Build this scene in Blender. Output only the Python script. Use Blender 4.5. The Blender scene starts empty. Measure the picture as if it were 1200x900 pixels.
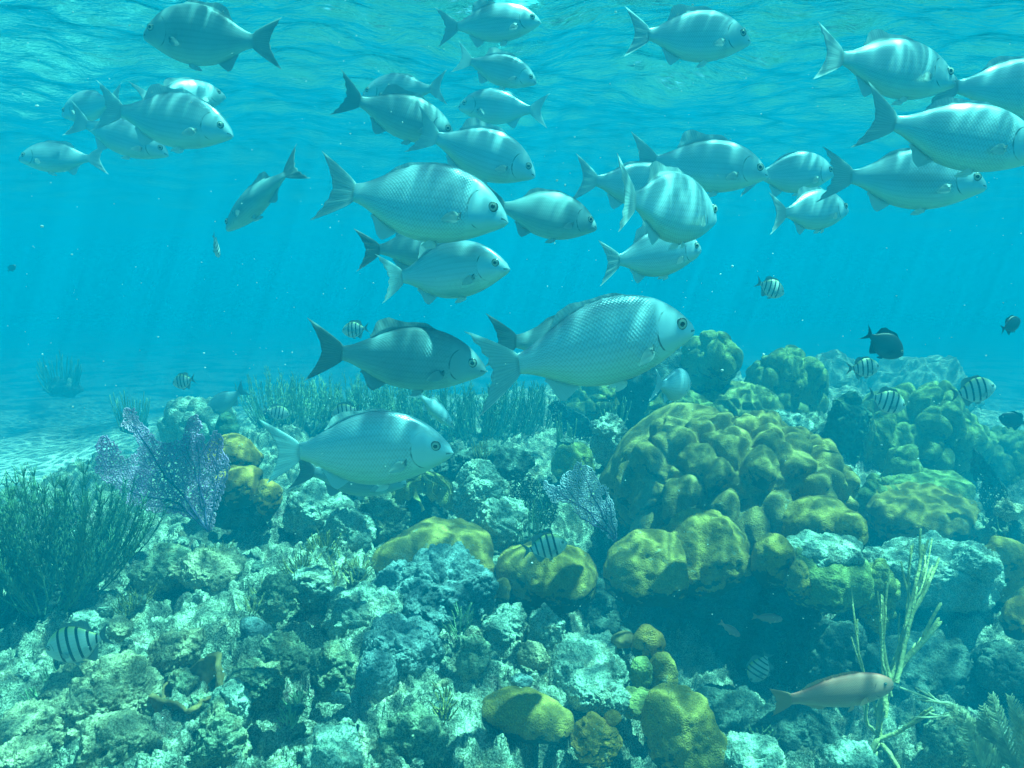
import bpy, bmesh, math, random
import numpy as np
from mathutils import Vector, Matrix
R = math.radians
SC = bpy.context.scene
COL = SC.collection

# ------------------------------------------------------------------ camera
F_PX = 857.0                      # focal length in pixels of the 1200 px wide photograph
PITCH = math.atan(120 / F_PX)
cam_d = bpy.data.cameras.new('camera'); cam = bpy.data.objects.new('camera', cam_d); COL.objects.link(cam)
cam_d.sensor_width = 36; cam_d.lens = 36 * F_PX / 1200
cam_d.clip_start = 0.02; cam_d.clip_end = 300
cam.location = (0, 0, 0); cam.rotation_euler = (R(90) - PITCH, 0, 0)
SC.camera = cam
FWD = np.array([0, math.cos(PITCH), -math.sin(PITCH)])
RGT = np.array([1.0, 0, 0])
UPV = np.array([0, math.sin(PITCH), math.cos(PITCH)])
def at(px, py, D):
    return D * (FWD + RGT * (px - 600) / F_PX + UPV * (450 - py) / F_PX)

# ------------------------------------------------------------------ world, sun, exposure
SUN_EL, SUN_AZ = R(71), R(84)     # azimuth: clockwise from +Y (ahead) towards +X (right)
SUN_DIR = Vector((math.cos(SUN_EL) * math.sin(SUN_AZ), math.cos(SUN_EL) * math.cos(SUN_AZ), math.sin(SUN_EL)))
w = bpy.data.worlds.new('World'); SC.world = w; w.use_nodes = True
nt = w.node_tree; nt.nodes.clear()
sky = nt.nodes.new('ShaderNodeTexSky'); sky.sky_type = 'NISHITA'; sky.sun_disc = False
sky.sun_elevation = SUN_EL; sky.sun_rotation = SUN_AZ
bg = nt.nodes.new('ShaderNodeBackground'); bg.inputs[1].default_value = 0.07
out = nt.nodes.new('ShaderNodeOutputWorld')
nt.links.new(sky.outputs[0], bg.inputs[0]); nt.links.new(bg.outputs[0], out.inputs[0])
sl = bpy.data.lights.new('sun', 'SUN'); sl.energy = 5.0; sl.angle = R(0.5); sl.color = (1.0, 0.96, 0.88)
sun = bpy.data.objects.new('sun', sl); COL.objects.link(sun)
sun.rotation_euler = SUN_DIR.to_track_quat('Z', 'Y').to_euler(); sun.location = (0, 0, 10)
SC.view_settings.view_transform = 'Standard'; SC.view_settings.look = 'None'
SC.view_settings.gamma = 1; SC.view_settings.use_curve_mapping = False
SC.view_settings.exposure = 1.78
cy = SC.cycles
SC.render.engine = 'CYCLES'
cy.use_denoising = True
try: cy.denoiser = 'OPENIMAGEDENOISE'
except Exception: pass
cy.max_bounces = 5; cy.diffuse_bounces = 2; cy.glossy_bounces = 2; cy.transparent_max_bounces = 8
cy.transmission_bounces = 2; cy.volume_bounces = 1
cy.sample_clamp_indirect = 4; cy.sample_clamp_direct = 0
cy.caustics_reflective = False; cy.caustics_refractive = False
HAZE_DENSITY = 0.155
HAZE_COLOR = (0.0, 0.365, 0.66)
HAZE_ABSORB = (0.0, 0.0, 0.0)
SURF_Z = 0.98
SEA_TINT = (0.21, 1.0, 0.80)        # put into the surface's transparency for red light lost in the water

# ------------------------------------------------------------------ small helpers
def prop(o, label=None, cat=None, group=None, kind=None):
    if label: o['label'] = label
    if cat: o['category'] = cat
    if group: o['group'] = group
    if kind: o['kind'] = kind
    return o
def mesh_np(name, V, Fs, mats=(), parent=None, smooth=True, midx=None, uv=None):
    """V (n,3); Fs list of arrays (k,3) or (k,4)"""
    V = np.asarray(V, np.float32)
    me = bpy.data.meshes.new(name)
    if not isinstance(Fs, (list, tuple)): Fs = [Fs]
    Fs = [np.asarray(f, np.int32) for f in Fs if len(f)]
    loops = np.concatenate([f.ravel() for f in Fs])
    tot = np.concatenate([np.full(len(f), f.shape[1], np.int32) for f in Fs])
    start = np.concatenate([[0], np.cumsum(tot)[:-1]]).astype(np.int32)
    me.vertices.add(len(V)); me.vertices.foreach_set('co', V.ravel())
    me.loops.add(len(loops)); me.loops.foreach_set('vertex_index', loops)
    me.polygons.add(len(tot)); me.polygons.foreach_set('loop_start', start)
    try: me.polygons.foreach_set('loop_total', tot)
    except Exception: pass
    if midx is not None: me.polygons.foreach_set('material_index', np.asarray(midx, np.int32))
    me.polygons.foreach_set('use_smooth', np.full(len(tot), smooth))
    if uv is not None:
        l = me.uv_layers.new(name='UVMap')
        l.data.foreach_set('uv', np.asarray(uv, np.float32)[loops].ravel())
    me.update(calc_edges=True)
    for m in (mats if isinstance(mats, (list, tuple)) else [mats]): me.materials.append(m)
    o = bpy.data.objects.new(name, me); COL.objects.link(o)
    if parent is not None: o.parent = parent
    return o
def smoothstep(a, b, x):
    t = np.clip((x - a) / (b - a), 0, 1); return t * t * (3 - 2 * t)

# ---- numpy noise
def _hash(i, j, k, seed):
    h = (i.astype(np.uint32) * np.uint32(374761393) + j.astype(np.uint32) * np.uint32(668265263)
         + k.astype(np.uint32) * np.uint32(2147483647 - 1274126177 % 99991) + np.uint32((seed * 974634777 + 12345) & 0xffffffff))
    h ^= h >> np.uint32(13); h *= np.uint32(1274126177); h ^= h >> np.uint32(16); h *= np.uint32(2246822519); h ^= h >> np.uint32(15)
    return h
def vnoise(P, seed=0):
    """gradient noise, about -1..1"""
    P = np.asarray(P, np.float32); I = np.floor(P); f = P - I; I = I.astype(np.int64)
    u = f * f * f * (f * (f * 6 - 15) + 10)
    def g(di, dj, dk):
        h = _hash(I[:, 0] + di, I[:, 1] + dj, I[:, 2] + dk, seed)
        gx = (h & np.uint32(1023)).astype(np.float32) / 511.5 - 1
        gy = ((h >> np.uint32(10)) & np.uint32(1023)).astype(np.float32) / 511.5 - 1
        gz = ((h >> np.uint32(20)) & np.uint32(1023)).astype(np.float32) / 511.5 - 1
        return gx * (f[:, 0] - di) + gy * (f[:, 1] - dj) + gz * (f[:, 2] - dk)
    def lerp(a, b, t): return a + (b - a) * t
    x00 = lerp(g(0,0,0), g(1,0,0), u[:, 0]); x10 = lerp(g(0,1,0), g(1,1,0), u[:, 0])
    x01 = lerp(g(0,0,1), g(1,0,1), u[:, 0]); x11 = lerp(g(0,1,1), g(1,1,1), u[:, 0])
    return 1.4 * lerp(lerp(x00, x10, u[:, 1]), lerp(x01, x11, u[:, 1]), u[:, 2])
def fbm(P, seed=0, oct=4, gain=0.5):
    s = 0; a = 1
    for o in range(oct):
        s = s + a * vnoise(P * 2 ** o, seed + 7 * o); a *= gain
    return s
def ridged(P, seed=0, oct=3):
    s = 0; a = 1
    for o in range(oct):
        s = s + a * (1 - np.abs(vnoise(P * 2 ** o, seed + 5 * o)) * 2); a *= 0.5
    return s
def worley(P, seed=0, jit=0.9):
    P = np.asarray(P, np.float32); I = np.floor(P).astype(np.int64)
    d1 = np.full(len(P), 9.0, np.float32); d2 = d1.copy(); idr = np.zeros(len(P), np.float32)
    for di in (-1, 0, 1):
        for dj in (-1, 0, 1):
            for dk in (-1, 0, 1):
                C = (I[:, 0] + di, I[:, 1] + dj, I[:, 2] + dk)
                h = _hash(*C, seed)
                d = np.zeros(len(P), np.float32)
                for q in range(3):
                    r = ((h >> np.uint32(10 * q)) & np.uint32(1023)).astype(np.float32) / 1023
                    d += (C[q] + 0.5 + (r - 0.5) * jit - P[:, q]) ** 2
                m = d < d1
                d2 = np.where(m, d1, np.minimum(d2, d))
                idr = np.where(m, (h & np.uint32(255)).astype(np.float32) / 255, idr)
                d1 = np.where(m, d, d1)
    return np.sqrt(d1), np.sqrt(d2), idr
def vnormals(V, F):
    N = np.zeros_like(V)
    a, b, c = V[F[:, 0]], V[F[:, 1]], V[F[:, 2]]
    n = np.cross(b - a, c - a)
    for k in range(3):
        for q in range(3): N[:, q] += np.bincount(F[:, k], n[:, q], len(V))
    return N / (np.linalg.norm(N, axis=1, keepdims=True) + 1e-12)
_ico = {}
def ico(sub):
    if sub not in _ico:
        bm = bmesh.new(); bmesh.ops.create_icosphere(bm, subdivisions=sub, radius=1)
        V = np.array([v.co[:] for v in bm.verts]); F = np.array([[v.index for v in f.verts] for f in bm.faces]); bm.free()
        _ico[sub] = (V, F)
    return _ico[sub]

# ---- tubes
class Tubes:
    def __init__(s): s.V = []; s.F = []; s.n = 0
    def tube(s, pts, r0, r1, k=5, cap=True):
        P = np.asarray(pts, float); n = len(P)
        T = np.gradient(P, axis=0); T /= np.linalg.norm(T, axis=1, keepdims=True) + 1e-9
        ref = np.array([0.13, 1, 0.21]); A = np.cross(T, ref); A /= np.linalg.norm(A, axis=1, keepdims=True) + 1e-9
        B = np.cross(T, A)
        rr = np.linspace(r0, r1, n) if np.isscalar(r0) else np.asarray(r0)
        an = np.arange(k) * 2 * math.pi / k
        V = P[:, None, :] + rr[:, None, None] * (np.cos(an)[None, :, None] * A[:, None, :] + np.sin(an)[None, :, None] * B[:, None, :])
        V = V.reshape(-1, 3)
        i = np.arange(n - 1)[:, None] * k; j = np.arange(k)[None, :]; j2 = (j + 1) % k
        F = np.stack([i + j, i + j2, i + k + j2, i + k + j], -1).reshape(-1, 4)
        tip = P[-1] + T[-1] * rr[-1]
        V = np.vstack([V, tip[None]])
        jj = np.arange(k)
        F2 = np.stack([(n - 1) * k + jj, (n - 1) * k + (jj + 1) % k, np.full(k, n * k), np.full(k, n * k)], -1)
        s.V.append(V); s.F.append(F + s.n); s.T = getattr(s, 'T', []); s.T.append(F2[:, :3] + s.n); s.n += len(V)
    def build(s, name, mat, parent=None):
        return mesh_np(name, np.vstack(s.V), [np.vstack(s.F), np.vstack(s.T)], [mat], parent)

# ---- material DSL
class NT:
    def __init__(s, name):
        s.m = bpy.data.materials.new(name); s.m.use_nodes = True; s.t = s.m.node_tree; s.t.nodes.clear()
    def n(s, typ, **kw):
        nd = s.t.nodes.new(typ)
        for k, v in kw.items():
            if hasattr(nd, k) and k not in ('inputs',): setattr(nd, k, v)
        return nd
    def inp(s, sock, v):
        if v is None: return
        if isinstance(v, bpy.types.NodeSocket): s.t.links.new(v, sock)
        else:
            if isinstance(v, (tuple, list)) and len(v) == 3 and sock.type == 'RGBA': v = (*v, 1)
            sock.default_value = v
    def math(s, op, a, b=None, c=None, clamp=False):
        nd = s.n('ShaderNodeMath', operation=op); nd.use_clamp = clamp
        for k, v in enumerate((a, b, c)): s.inp(nd.inputs[k], v)
        return nd.outputs[0]
    def noise(s, vec, scale, detail=3, rough=0.55, dist=0.0):
        nd = s.n('ShaderNodeTexNoise'); s.inp(nd.inputs['Vector'], vec); s.inp(nd.inputs['Scale'], scale)
        nd.inputs['Detail'].default_value = detail; nd.inputs['Roughness'].default_value = rough; nd.inputs['Distortion'].default_value = dist
        return nd.outputs[0]
    def vor(s, vec, scale, feature='F1', rand=1.0, out=0, dim='3D'):
        nd = s.n('ShaderNodeTexVoronoi', feature=feature, voronoi_dimensions=dim); s.inp(nd.inputs['Vector'], vec); s.inp(nd.inputs['Scale'], scale)
        nd.inputs['Randomness'].default_value = rand
        return nd.outputs[out]
    def ramp(s, v, stops):
        nd = s.n('ShaderNodeValToRGB'); cr = nd.color_ramp
        while len(cr.elements) < len(stops): cr.elements.new(0.5)
        for e, (p, c) in zip(cr.elements, stops):
            e.position = p; e.color = (c, c, c, 1) if not isinstance(c, (tuple, list)) else (*c, 1)
        s.inp(nd.inputs[0], v); return nd.outputs[0]
    def mix(s, f, a, b, mode='MIX'):
        nd = s.n('ShaderNodeMix', data_type='RGBA', blend_type=mode)
        s.inp(nd.inputs[0], f); s.inp(nd.inputs[6], a); s.inp(nd.inputs[7], b); return nd.outputs[2]
    def step(s, v, a, b):
        nd = s.n('ShaderNodeMapRange', interpolation_type='SMOOTHSTEP')
        s.inp(nd.inputs[0], v); nd.inputs[1].default_value = a; nd.inputs[2].default_value = b; return nd.outputs[0]
    def bump(s, h, strength, dist, nrm=None):
        nd = s.n('ShaderNodeBump'); nd.inputs['Strength'].default_value = strength; nd.inputs['Distance'].default_value = dist
        s.inp(nd.inputs['Height'], h)
        if nrm is not None: s.inp(nd.inputs['Normal'], nrm)
        return nd.outputs[0]
    def coords(s, rnd=True):
        tc = s.n('ShaderNodeTexCoord'); o = tc.outputs['Object']
        if not rnd: return o
        oi = s.n('ShaderNodeObjectInfo'); v = s.n('ShaderNodeVectorMath', operation='ADD')
        mu = s.math('MULTIPLY', oi.outputs['Random'], 17.0)
        s.t.links.new(o, v.inputs[0]); s.t.links.new(mu, v.inputs[1]); return v.outputs[0]
    def geo(s): return s.n('ShaderNodeNewGeometry')
    def sep(s, v):
        nd = s.n('ShaderNodeSeparateXYZ'); s.inp(nd.inputs[0], v); return nd.outputs
    def comb(s, x, y, z=0.0):
        nd = s.n('ShaderNodeCombineXYZ'); s.inp(nd.inputs[0], x); s.inp(nd.inputs[1], y); s.inp(nd.inputs[2], z); return nd.outputs[0]
    def out(s, color, rough=0.8, spec=0.3, normal=None, metallic=0.0, alpha=None, sheen=0, trans=None):
        b = s.n('ShaderNodeBsdfPrincipled')
        s.inp(b.inputs['Base Color'], color); s.inp(b.inputs['Roughness'], rough); s.inp(b.inputs['Specular IOR Level'], spec)
        s.inp(b.inputs['Metallic'], metallic)
        if normal is not None: s.inp(b.inputs['Normal'], normal)
        if alpha is not None: s.inp(b.inputs['Alpha'], alpha)
        o = s.n('ShaderNodeOutputMaterial'); sh = b.outputs[0]
        if trans:
            t = s.n('ShaderNodeBsdfTranslucent'); s.inp(t.inputs[0], color); mx = s.n('ShaderNodeMixShader'); mx.inputs[0].default_value = trans
            s.t.links.new(sh, mx.inputs[1]); s.t.links.new(t.outputs[0], mx.inputs[2]); sh = mx.outputs[0]
        s.t.links.new(sh, o.inputs[0]); return s.m

# ------------------------------------------------------------------ materials
def mat_rock(name, pale, mid, dark, bias=0.5, tan=(0.48, 0.32, 0.17), fine=1.0):
    t = NT(name); P = t.coords()
    big = t.noise(P, 9, 3, 0.6, 0.4); med = t.noise(P, 34, 4, 0.65, 0.6); fin = t.noise(P, 110, 4, 0.75)
    v = t.math('ADD', t.math('MULTIPLY', big, 0.55), t.math('ADD', t.math('MULTIPLY', med, 0.65), t.math('MULTIPLY', fin, 0.35)))
    nz = t.sep(t.geo().outputs['Normal'])[2]                         # sediment and pale turf settle on upward faces
    v = t.math('ADD', v, t.math('MULTIPLY', nz, 0.06))
    c = t.ramp(v, [(0.60 - bias * 0.16, dark), (0.76 - bias * 0.12, mid), (0.98 - bias * 0.1, pale), (1.0, pale)])
    tn = t.step(t.noise(P, 14, 3, 0.6, 0.5), 0.50, 0.62)
    c = t.mix(t.math('MULTIPLY', tn, 0.7), c, tan)
    # small dark pits and crusts
    pit = t.step(t.vor(P, 60), 0.16, 0.30)
    c = t.mix(t.math('MULTIPLY', t.math('SUBTRACT', 1.0, pit), 0.55), c, dark)
    sp = t.step(t.noise(P, 230, 3, 0.7), 0.40, 0.62)
    c = t.mix(0.55, c, t.mix(sp, dark, pale))
    h = t.math('ADD', t.math('MULTIPLY', med, 1.0), t.math('ADD', t.math('MULTIPLY', fin, 0.5), t.math('MULTIPLY', t.vor(P, 95), 0.35)))
    return t.out(c, 0.9, 0.15, t.bump(h, 0.8 * fine, 0.02, None))
def mat_coral(name, live, shade, dead, polyp=230.0, cover=-0.25):
    t = NT(name); P = t.coords()
    n1 = t.noise(P, 12, 3, 0.6); n2 = t.noise(P, 45, 3, 0.6)
    dots = t.vor(P, polyp)
    c = t.mix(t.step(n1, 0.35, 0.68), live, shade)
    c = t.mix(t.math('MULTIPLY', t.step(n2, 0.5, 0.75), 0.4), c, tuple(min(1, x * 1.5) for x in live))
    c = t.mix(t.math('MULTIPLY', t.step(dots, 0.25, 0.6), 0.45), c, tuple(x * 0.45 for x in shade))
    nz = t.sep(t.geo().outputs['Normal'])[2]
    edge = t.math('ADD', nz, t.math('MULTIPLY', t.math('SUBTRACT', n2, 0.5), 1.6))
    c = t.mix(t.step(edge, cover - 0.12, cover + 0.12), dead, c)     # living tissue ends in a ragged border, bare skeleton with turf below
    patch = t.step(t.noise(P, 22, 5, 0.75, 0.5), 0.60, 0.66)
    c = t.mix(t.math('MULTIPLY', patch, 0.65), c, (0.34, 0.36, 0.28))
    worm = t.step(t.vor(P, 38), 0.07, 0.13)                          # worm holes and bites
    c = t.mix(t.math('MULTIPLY', t.math('SUBTRACT', 1.0, worm), 0.7), c, dead)
    h = t.math('ADD', t.math('MULTIPLY', dots, -0.5), t.math('ADD', n2, t.math('MULTIPLY', t.noise(P, 140, 2), 0.6)))
    h = t.math('ADD', h, t.math('MULTIPLY', worm, 0.8))
    return t.out(c, 0.9, 0.08, t.bump(h, 0.6, 0.009))
def mat_plain(name, col, col2, scale=60, rough=0.85, bump=0.5, trans=None):
    t = NT(name); P = t.coords(); n = t.noise(P, scale, 3, 0.6)
    c = t.mix(t.step(n, 0.35, 0.65), col, col2)
    return t.out(c, rough, 0.2, t.bump(t.noise(P, scale * 3, 2), bump, 0.006), trans=trans)
M = {}
M['reef'] = mat_rock('reef_rock', (0.62, 0.66, 0.52), (0.22, 0.27, 0.19), (0.035, 0.05, 0.035), 0.5)
M['rock_pale'] = mat_rock('pale_rock', (0.66, 0.76, 0.64), (0.28, 0.38, 0.30), (0.04, 0.07, 0.055), .78, tan=(0.62, 0.50, 0.34))
M['rock_mid'] = mat_rock('turf_rock', (0.48, 0.52, 0.36), (0.19, 0.23, 0.14), (0.04, 0.055, 0.035), 0.5, tan=(0.42, 0.27, 0.13))
M['rock_tan'] = mat_rock('tan_rock', (0.78, 0.68, 0.46), (0.36, 0.30, 0.17), (0.05, 0.05, 0.03), 0.68, tan=(0.62, 0.50, 0.30))
M['rock_blue'] = mat_rock('bluish_rock', (0.36, 0.46, 0.48), (0.15, 0.23, 0.25), (0.04, 0.07, 0.08), 0.55, tan=(0.22, 0.28, 0.26))
M['rock_dark'] = mat_rock('dark_rock', (0.20, 0.26, 0.22), (0.08, 0.12, 0.1), (0.02, 0.035, 0.03), 0.35, tan=(0.12, 0.14, 0.09))  # dark stone; on the hollow's wall and boulders its darkness stands for shadow
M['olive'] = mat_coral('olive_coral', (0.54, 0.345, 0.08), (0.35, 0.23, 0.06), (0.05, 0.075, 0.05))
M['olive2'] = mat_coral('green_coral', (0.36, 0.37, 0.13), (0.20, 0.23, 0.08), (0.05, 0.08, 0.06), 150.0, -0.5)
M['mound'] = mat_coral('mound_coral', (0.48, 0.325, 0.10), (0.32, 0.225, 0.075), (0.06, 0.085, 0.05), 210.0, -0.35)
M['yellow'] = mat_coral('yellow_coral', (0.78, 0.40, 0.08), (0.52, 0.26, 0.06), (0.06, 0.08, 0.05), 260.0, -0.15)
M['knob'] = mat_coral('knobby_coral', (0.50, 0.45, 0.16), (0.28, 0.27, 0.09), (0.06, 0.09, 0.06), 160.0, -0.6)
M['brown'] = mat_plain('brown_sponge', (0.42, 0.25, 0.09), (0.20, 0.13, 0.06), 22)
M['far'] = mat_rock('far_reef', (0.4, 0.46, 0.38), (0.2, 0.25, 0.18), (0.06, 0.08, 0.06), 0.6)
M['sponge'] = mat_plain('green_sponge', (0.12, 0.18, 0.10), (0.06, 0.10, 0.06), 40, bump=0.9)
M['fan_purple'] = mat_plain('purple_fan', (0.95, 0.62, 0.85), (0.80, 0.46, 0.80), 9, trans=0.5)
M['fan_blue'] = mat_plain('lavender_fan', (0.90, 0.86, 0.98), (0.72, 0.72, 0.90), 20, trans=0.5)
M['fan_vein'] = mat_plain('fan_vein', (0.07, 0.05, 0.16), (0.05, 0.04, 0.10), 20)
M['fan_grey'] = mat_plain('grey_fan', (0.20, 0.27, 0.25), (0.12, 0.18, 0.17), 20, trans=0.5)
M['rod_dark'] = mat_plain('dark_sea_rod', (0.10, 0.19, 0.11), (0.16, 0.26, 0.14), 30, bump=0.9)
M['rod_green'] = mat_plain('green_sea_rod', (0.20, 0.32, 0.18), (0.32, 0.44, 0.26), 30, bump=0.9)
M['rod_yellow'] = mat_plain('yellow_sea_rod', (0.62, 0.55, 0.26), (0.42, 0.38, 0.16), 40, bump=0.9)
M['feather'] = mat_plain('pale_plume', (0.85, 0.80, 0.55), (0.66, 0.64, 0.44), 40, trans=0.4)
M['specks'] = mat_plain('specks', (0.8, 0.8, 0.8), (0.7, 0.7, 0.7), 10)
def mat_sand():
    pass
# ------------------------------------------------------------------ water and its air-like haze
def build_haze():
    x0, x1, y0, y1, z0, z1 = -62, 62, -62, 62, -4.6, 1.06
    V = [(x, y, z) for z in (z0, z1) for y in (y0, y1) for x in (x0, x1)]
    F = [(0, 2, 3, 1), (4, 5, 7, 6), (0, 1, 5, 4), (2, 6, 7, 3), (0, 4, 6, 2), (1, 3, 7, 5)]
    m = bpy.data.materials.new('water_haze'); m.use_nodes = True; t = m.node_tree; t.nodes.clear()
    pv = t.nodes.new('ShaderNodeVolumePrincipled'); o = t.nodes.new('ShaderNodeOutputMaterial')
    pv.inputs['Color'].default_value = (*HAZE_COLOR, 1); pv.inputs['Density'].default_value = HAZE_DENSITY
    pv.inputs['Absorption Color'].default_value = (*HAZE_ABSORB, 1); pv.inputs['Anisotropy'].default_value = 0.0
    t.links.new(pv.outputs[0], o.inputs['Volume'])
    h = mesh_np('haze', V, [F], [m], smooth=False); prop(h, kind='stuff')
build_haze()

def polar_grid(rads, angs):
    """closed fan grid round the camera's foot point; angs in radians from +Y, full circle"""
    A, Q = np.meshgrid(angs, rads); nr, na = A.shape
    X = (Q * np.sin(A)).ravel(); Y = (Q * np.cos(A)).ravel()
    i = np.arange(nr - 1)[:, None] * na; j = np.arange(na)[None, :]; j2 = (j + 1) % na
    F = np.stack([i + j, i + j2, i + na + j2, i + na + j], -1).reshape(-1, 4)[:, ::-1]
    c = nr * na
    jj = np.arange(na)
    T = np.stack([jj, (jj + 1) % na, np.full(na, c)], -1)
    return np.append(X, 0), np.append(Y, 0), F, T

def build_surface():
    dense = np.radians(np.arange(-48, 48, 0.22)); rest = np.radians(np.arange(48, 312, 3.0))
    rads = 0.4 * np.exp(np.arange(0, math.log(60 / 0.4), 0.011))
    X, Y, F, T = polar_grid(rads, np.concatenate([dense, rest]))
    rng = random.Random(5); Z = np.zeros_like(X)
    Rr = np.hypot(X, Y)
    for k in range(46):
        lam = 0.14 * (2.6 / 0.14) ** (k / 45); a = rng.uniform(-1.25, 1.25) + 1.2
        kx, ky = math.cos(a) * 2 * math.pi / lam, math.sin(a) * 2 * math.pi / lam
        amp = 0.0058 * lam ** 0.8
        fade = np.clip(lam * 30 / (Rr + 1), 0, 1)
        Z += amp * fade * np.sin(kx * X + ky * Y + rng.uniform(0, 6.28) + 0.8 * np.sin(0.6 * kx * Y * 0.3 + k))
    P = np.stack([X * 2.1, Y * 2.1, X * 0], -1)
    Z += 0.009 * ridged(P, 3, 3) * np.clip(8 / (Rr + 1), 0, 1)
    t = NT('water_surface'); tc = t.n('ShaderNodeTexCoord').outputs['Object']
    # caustic net painted into the surface's transparency; it patterns the sunlight passing through
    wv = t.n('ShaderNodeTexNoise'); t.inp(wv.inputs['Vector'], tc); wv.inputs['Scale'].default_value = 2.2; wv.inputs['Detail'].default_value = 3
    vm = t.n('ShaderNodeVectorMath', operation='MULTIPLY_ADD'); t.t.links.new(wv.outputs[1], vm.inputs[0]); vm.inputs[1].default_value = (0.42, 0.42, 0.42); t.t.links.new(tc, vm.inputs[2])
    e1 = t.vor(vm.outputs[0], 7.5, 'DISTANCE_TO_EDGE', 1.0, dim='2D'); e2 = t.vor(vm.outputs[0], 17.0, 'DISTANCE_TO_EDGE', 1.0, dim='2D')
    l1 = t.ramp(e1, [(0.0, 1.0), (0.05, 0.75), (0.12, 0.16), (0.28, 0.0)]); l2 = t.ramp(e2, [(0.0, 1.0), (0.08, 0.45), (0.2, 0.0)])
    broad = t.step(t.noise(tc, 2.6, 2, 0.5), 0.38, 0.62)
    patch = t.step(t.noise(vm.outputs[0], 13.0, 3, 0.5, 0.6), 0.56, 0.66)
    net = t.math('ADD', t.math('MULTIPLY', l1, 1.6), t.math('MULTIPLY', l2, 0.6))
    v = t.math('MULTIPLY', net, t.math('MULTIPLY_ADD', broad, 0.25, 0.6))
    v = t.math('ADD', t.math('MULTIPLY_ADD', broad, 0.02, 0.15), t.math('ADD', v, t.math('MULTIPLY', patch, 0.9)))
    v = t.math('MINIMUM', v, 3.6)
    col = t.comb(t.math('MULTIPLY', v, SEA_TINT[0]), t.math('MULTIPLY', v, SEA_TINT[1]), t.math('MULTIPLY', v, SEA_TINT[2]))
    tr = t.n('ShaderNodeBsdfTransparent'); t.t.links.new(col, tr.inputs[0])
    gl = t.n('ShaderNodeBsdfGlossy'); gl.inputs['Roughness'].default_value = 0.06; t.inp(gl.inputs['Color'], (0.45, 1.0, 1.0))
    st = t.n('ShaderNodeMapping'); st.inputs['Scale'].default_value = (0.8, 1.5, 1.0); t.t.links.new(tc, st.inputs[0])
    nh = t.math('ADD', t.noise(st.outputs[0], 9, 4, 0.6, 0.8), t.math('MULTIPLY', t.noise(st.outputs[0], 30, 2, 0.5, 0.5), 0.3))
    bp = t.bump(nh, 0.5, 0.025)
    fr = t.n('ShaderNodeFresnel'); fr.inputs[0].default_value = 1.33; t.t.links.new(bp, fr.inputs['Normal']); t.t.links.new(bp, gl.inputs['Normal'])
    mx = t.n('ShaderNodeMixShader'); t.t.links.new(fr.outputs[0], mx.inputs[0]); t.t.links.new(tr.outputs[0], mx.inputs[1]); t.t.links.new(gl.outputs[0], mx.inputs[2])
    o = t.n('ShaderNodeOutputMaterial'); t.t.links.new(mx.outputs[0], o.inputs[0])
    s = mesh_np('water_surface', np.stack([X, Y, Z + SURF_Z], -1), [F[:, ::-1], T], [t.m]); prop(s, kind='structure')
build_surface()

# ------------------------------------------------------------------ reef floor
CTRL = [  # photo pixel and depth of points the reef floor passes through (lumps and corals stand on it)
 (-250,950,1.7),(-200,800,2.1),(-200,700,2.8),(-200,620,4.2),
 (0,920,1.6),(150,915,1.55),(300,915,1.5),(450,915,1.5),(600,925,1.6),
 (0,810,1.95),(150,800,1.9),(300,795,1.95),(450,800,1.9),(560,800,1.95),(650,830,1.95),
 (0,730,2.5),(130,700,2.4),(250,690,2.4),(380,695,2.35),(480,715,2.3),(560,730,2.25),(640,770,2.1),(715,790,2.1),
 (60,665,3.0),(200,635,3.0),(330,620,3.0),(420,635,2.85),(520,660,2.8),(600,690,2.75),
 (740,960,1.9),(800,960,2.0),(880,965,1.95),(960,960,2.0),(850,900,2.6),(760,860,2.5),(950,890,2.65),(700,830,2.45),(780,810,3.0),(880,800,3.1),(980,800,3.0),(850,760,3.3),(950,740,3.3),(760,740,3.2),
 (760,660,3.1),(880,650,3.2),(990,670,3.05),
 (1060,920,1.9),(1150,900,1.9),(1240,910,1.8),(1100,840,2.45),(1180,800,2.6),(1080,760,2.85),(1060,690,2.9),(1120,690,2.9),(1190,690,3.0),(1350,800,2.6),(1350,650,3.2),
 (620,620,3.2),(560,600,3.3),(450,600,3.4),(330,590,3.4),(240,590,3.6),(700,560,3.7),(620,560,3.8),
 (190,540,4.5),(300,520,4.5),(420,530,4.4),(540,525,4.4),(700,505,4.7),(830,480,4.6),(950,500,4.4),(1010,530,4.2),(1100,590,4.0),(1200,600,4.0),(1320,590,4.2),
 (900,445,5.8),(1000,470,5.6),(1180,520,5.6),(1300,530,5.5),(700,470,6.0),(500,490,6.0),(380,495,6.0),
 (20,600,5.2),(-60,560,5.8),(110,560,5.2),(-200,560,7.0),(60,520,7.0),(180,500,7.0),
]
CP = np.array([at(*c) for c in CTRL])
far = [(x, y, -1.9 if y < 10 else -2.1) for y in (9.5, 14, 22, 40, 60) for x in (-50, -30, -18, -10, -5, 0, 5, 10, 18, 30, 50)]
far += [(x, y, -1.15) for x, y in ((-2.5, 0), (-4, 1), (-2, -3), (0, -1.5), (2, -3), (2.5, 0), (4, 1), (0, 0.4))] + [(x, -12, -1.6) for x in (-20, 0, 20)] + [(-9, 3, -1.7), (-12, 7, -1.8), (9, 3, -1.3), (12, 7, -1.6)]
CP = np.vstack([CP, far])
def base_height(X, Y):
    num = np.zeros_like(X); den = np.zeros_like(X)
    for cx, cy_, cz in CP:
        s = 0.10 + 0.035 * (cy_ if cy_ > 0 else 3)
        w_ = 1.0 / (((X - cx) ** 2 + (Y - cy_) ** 2) + s * s) ** 2
        num += w_ * cz; den += w_
    return num / den
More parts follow.
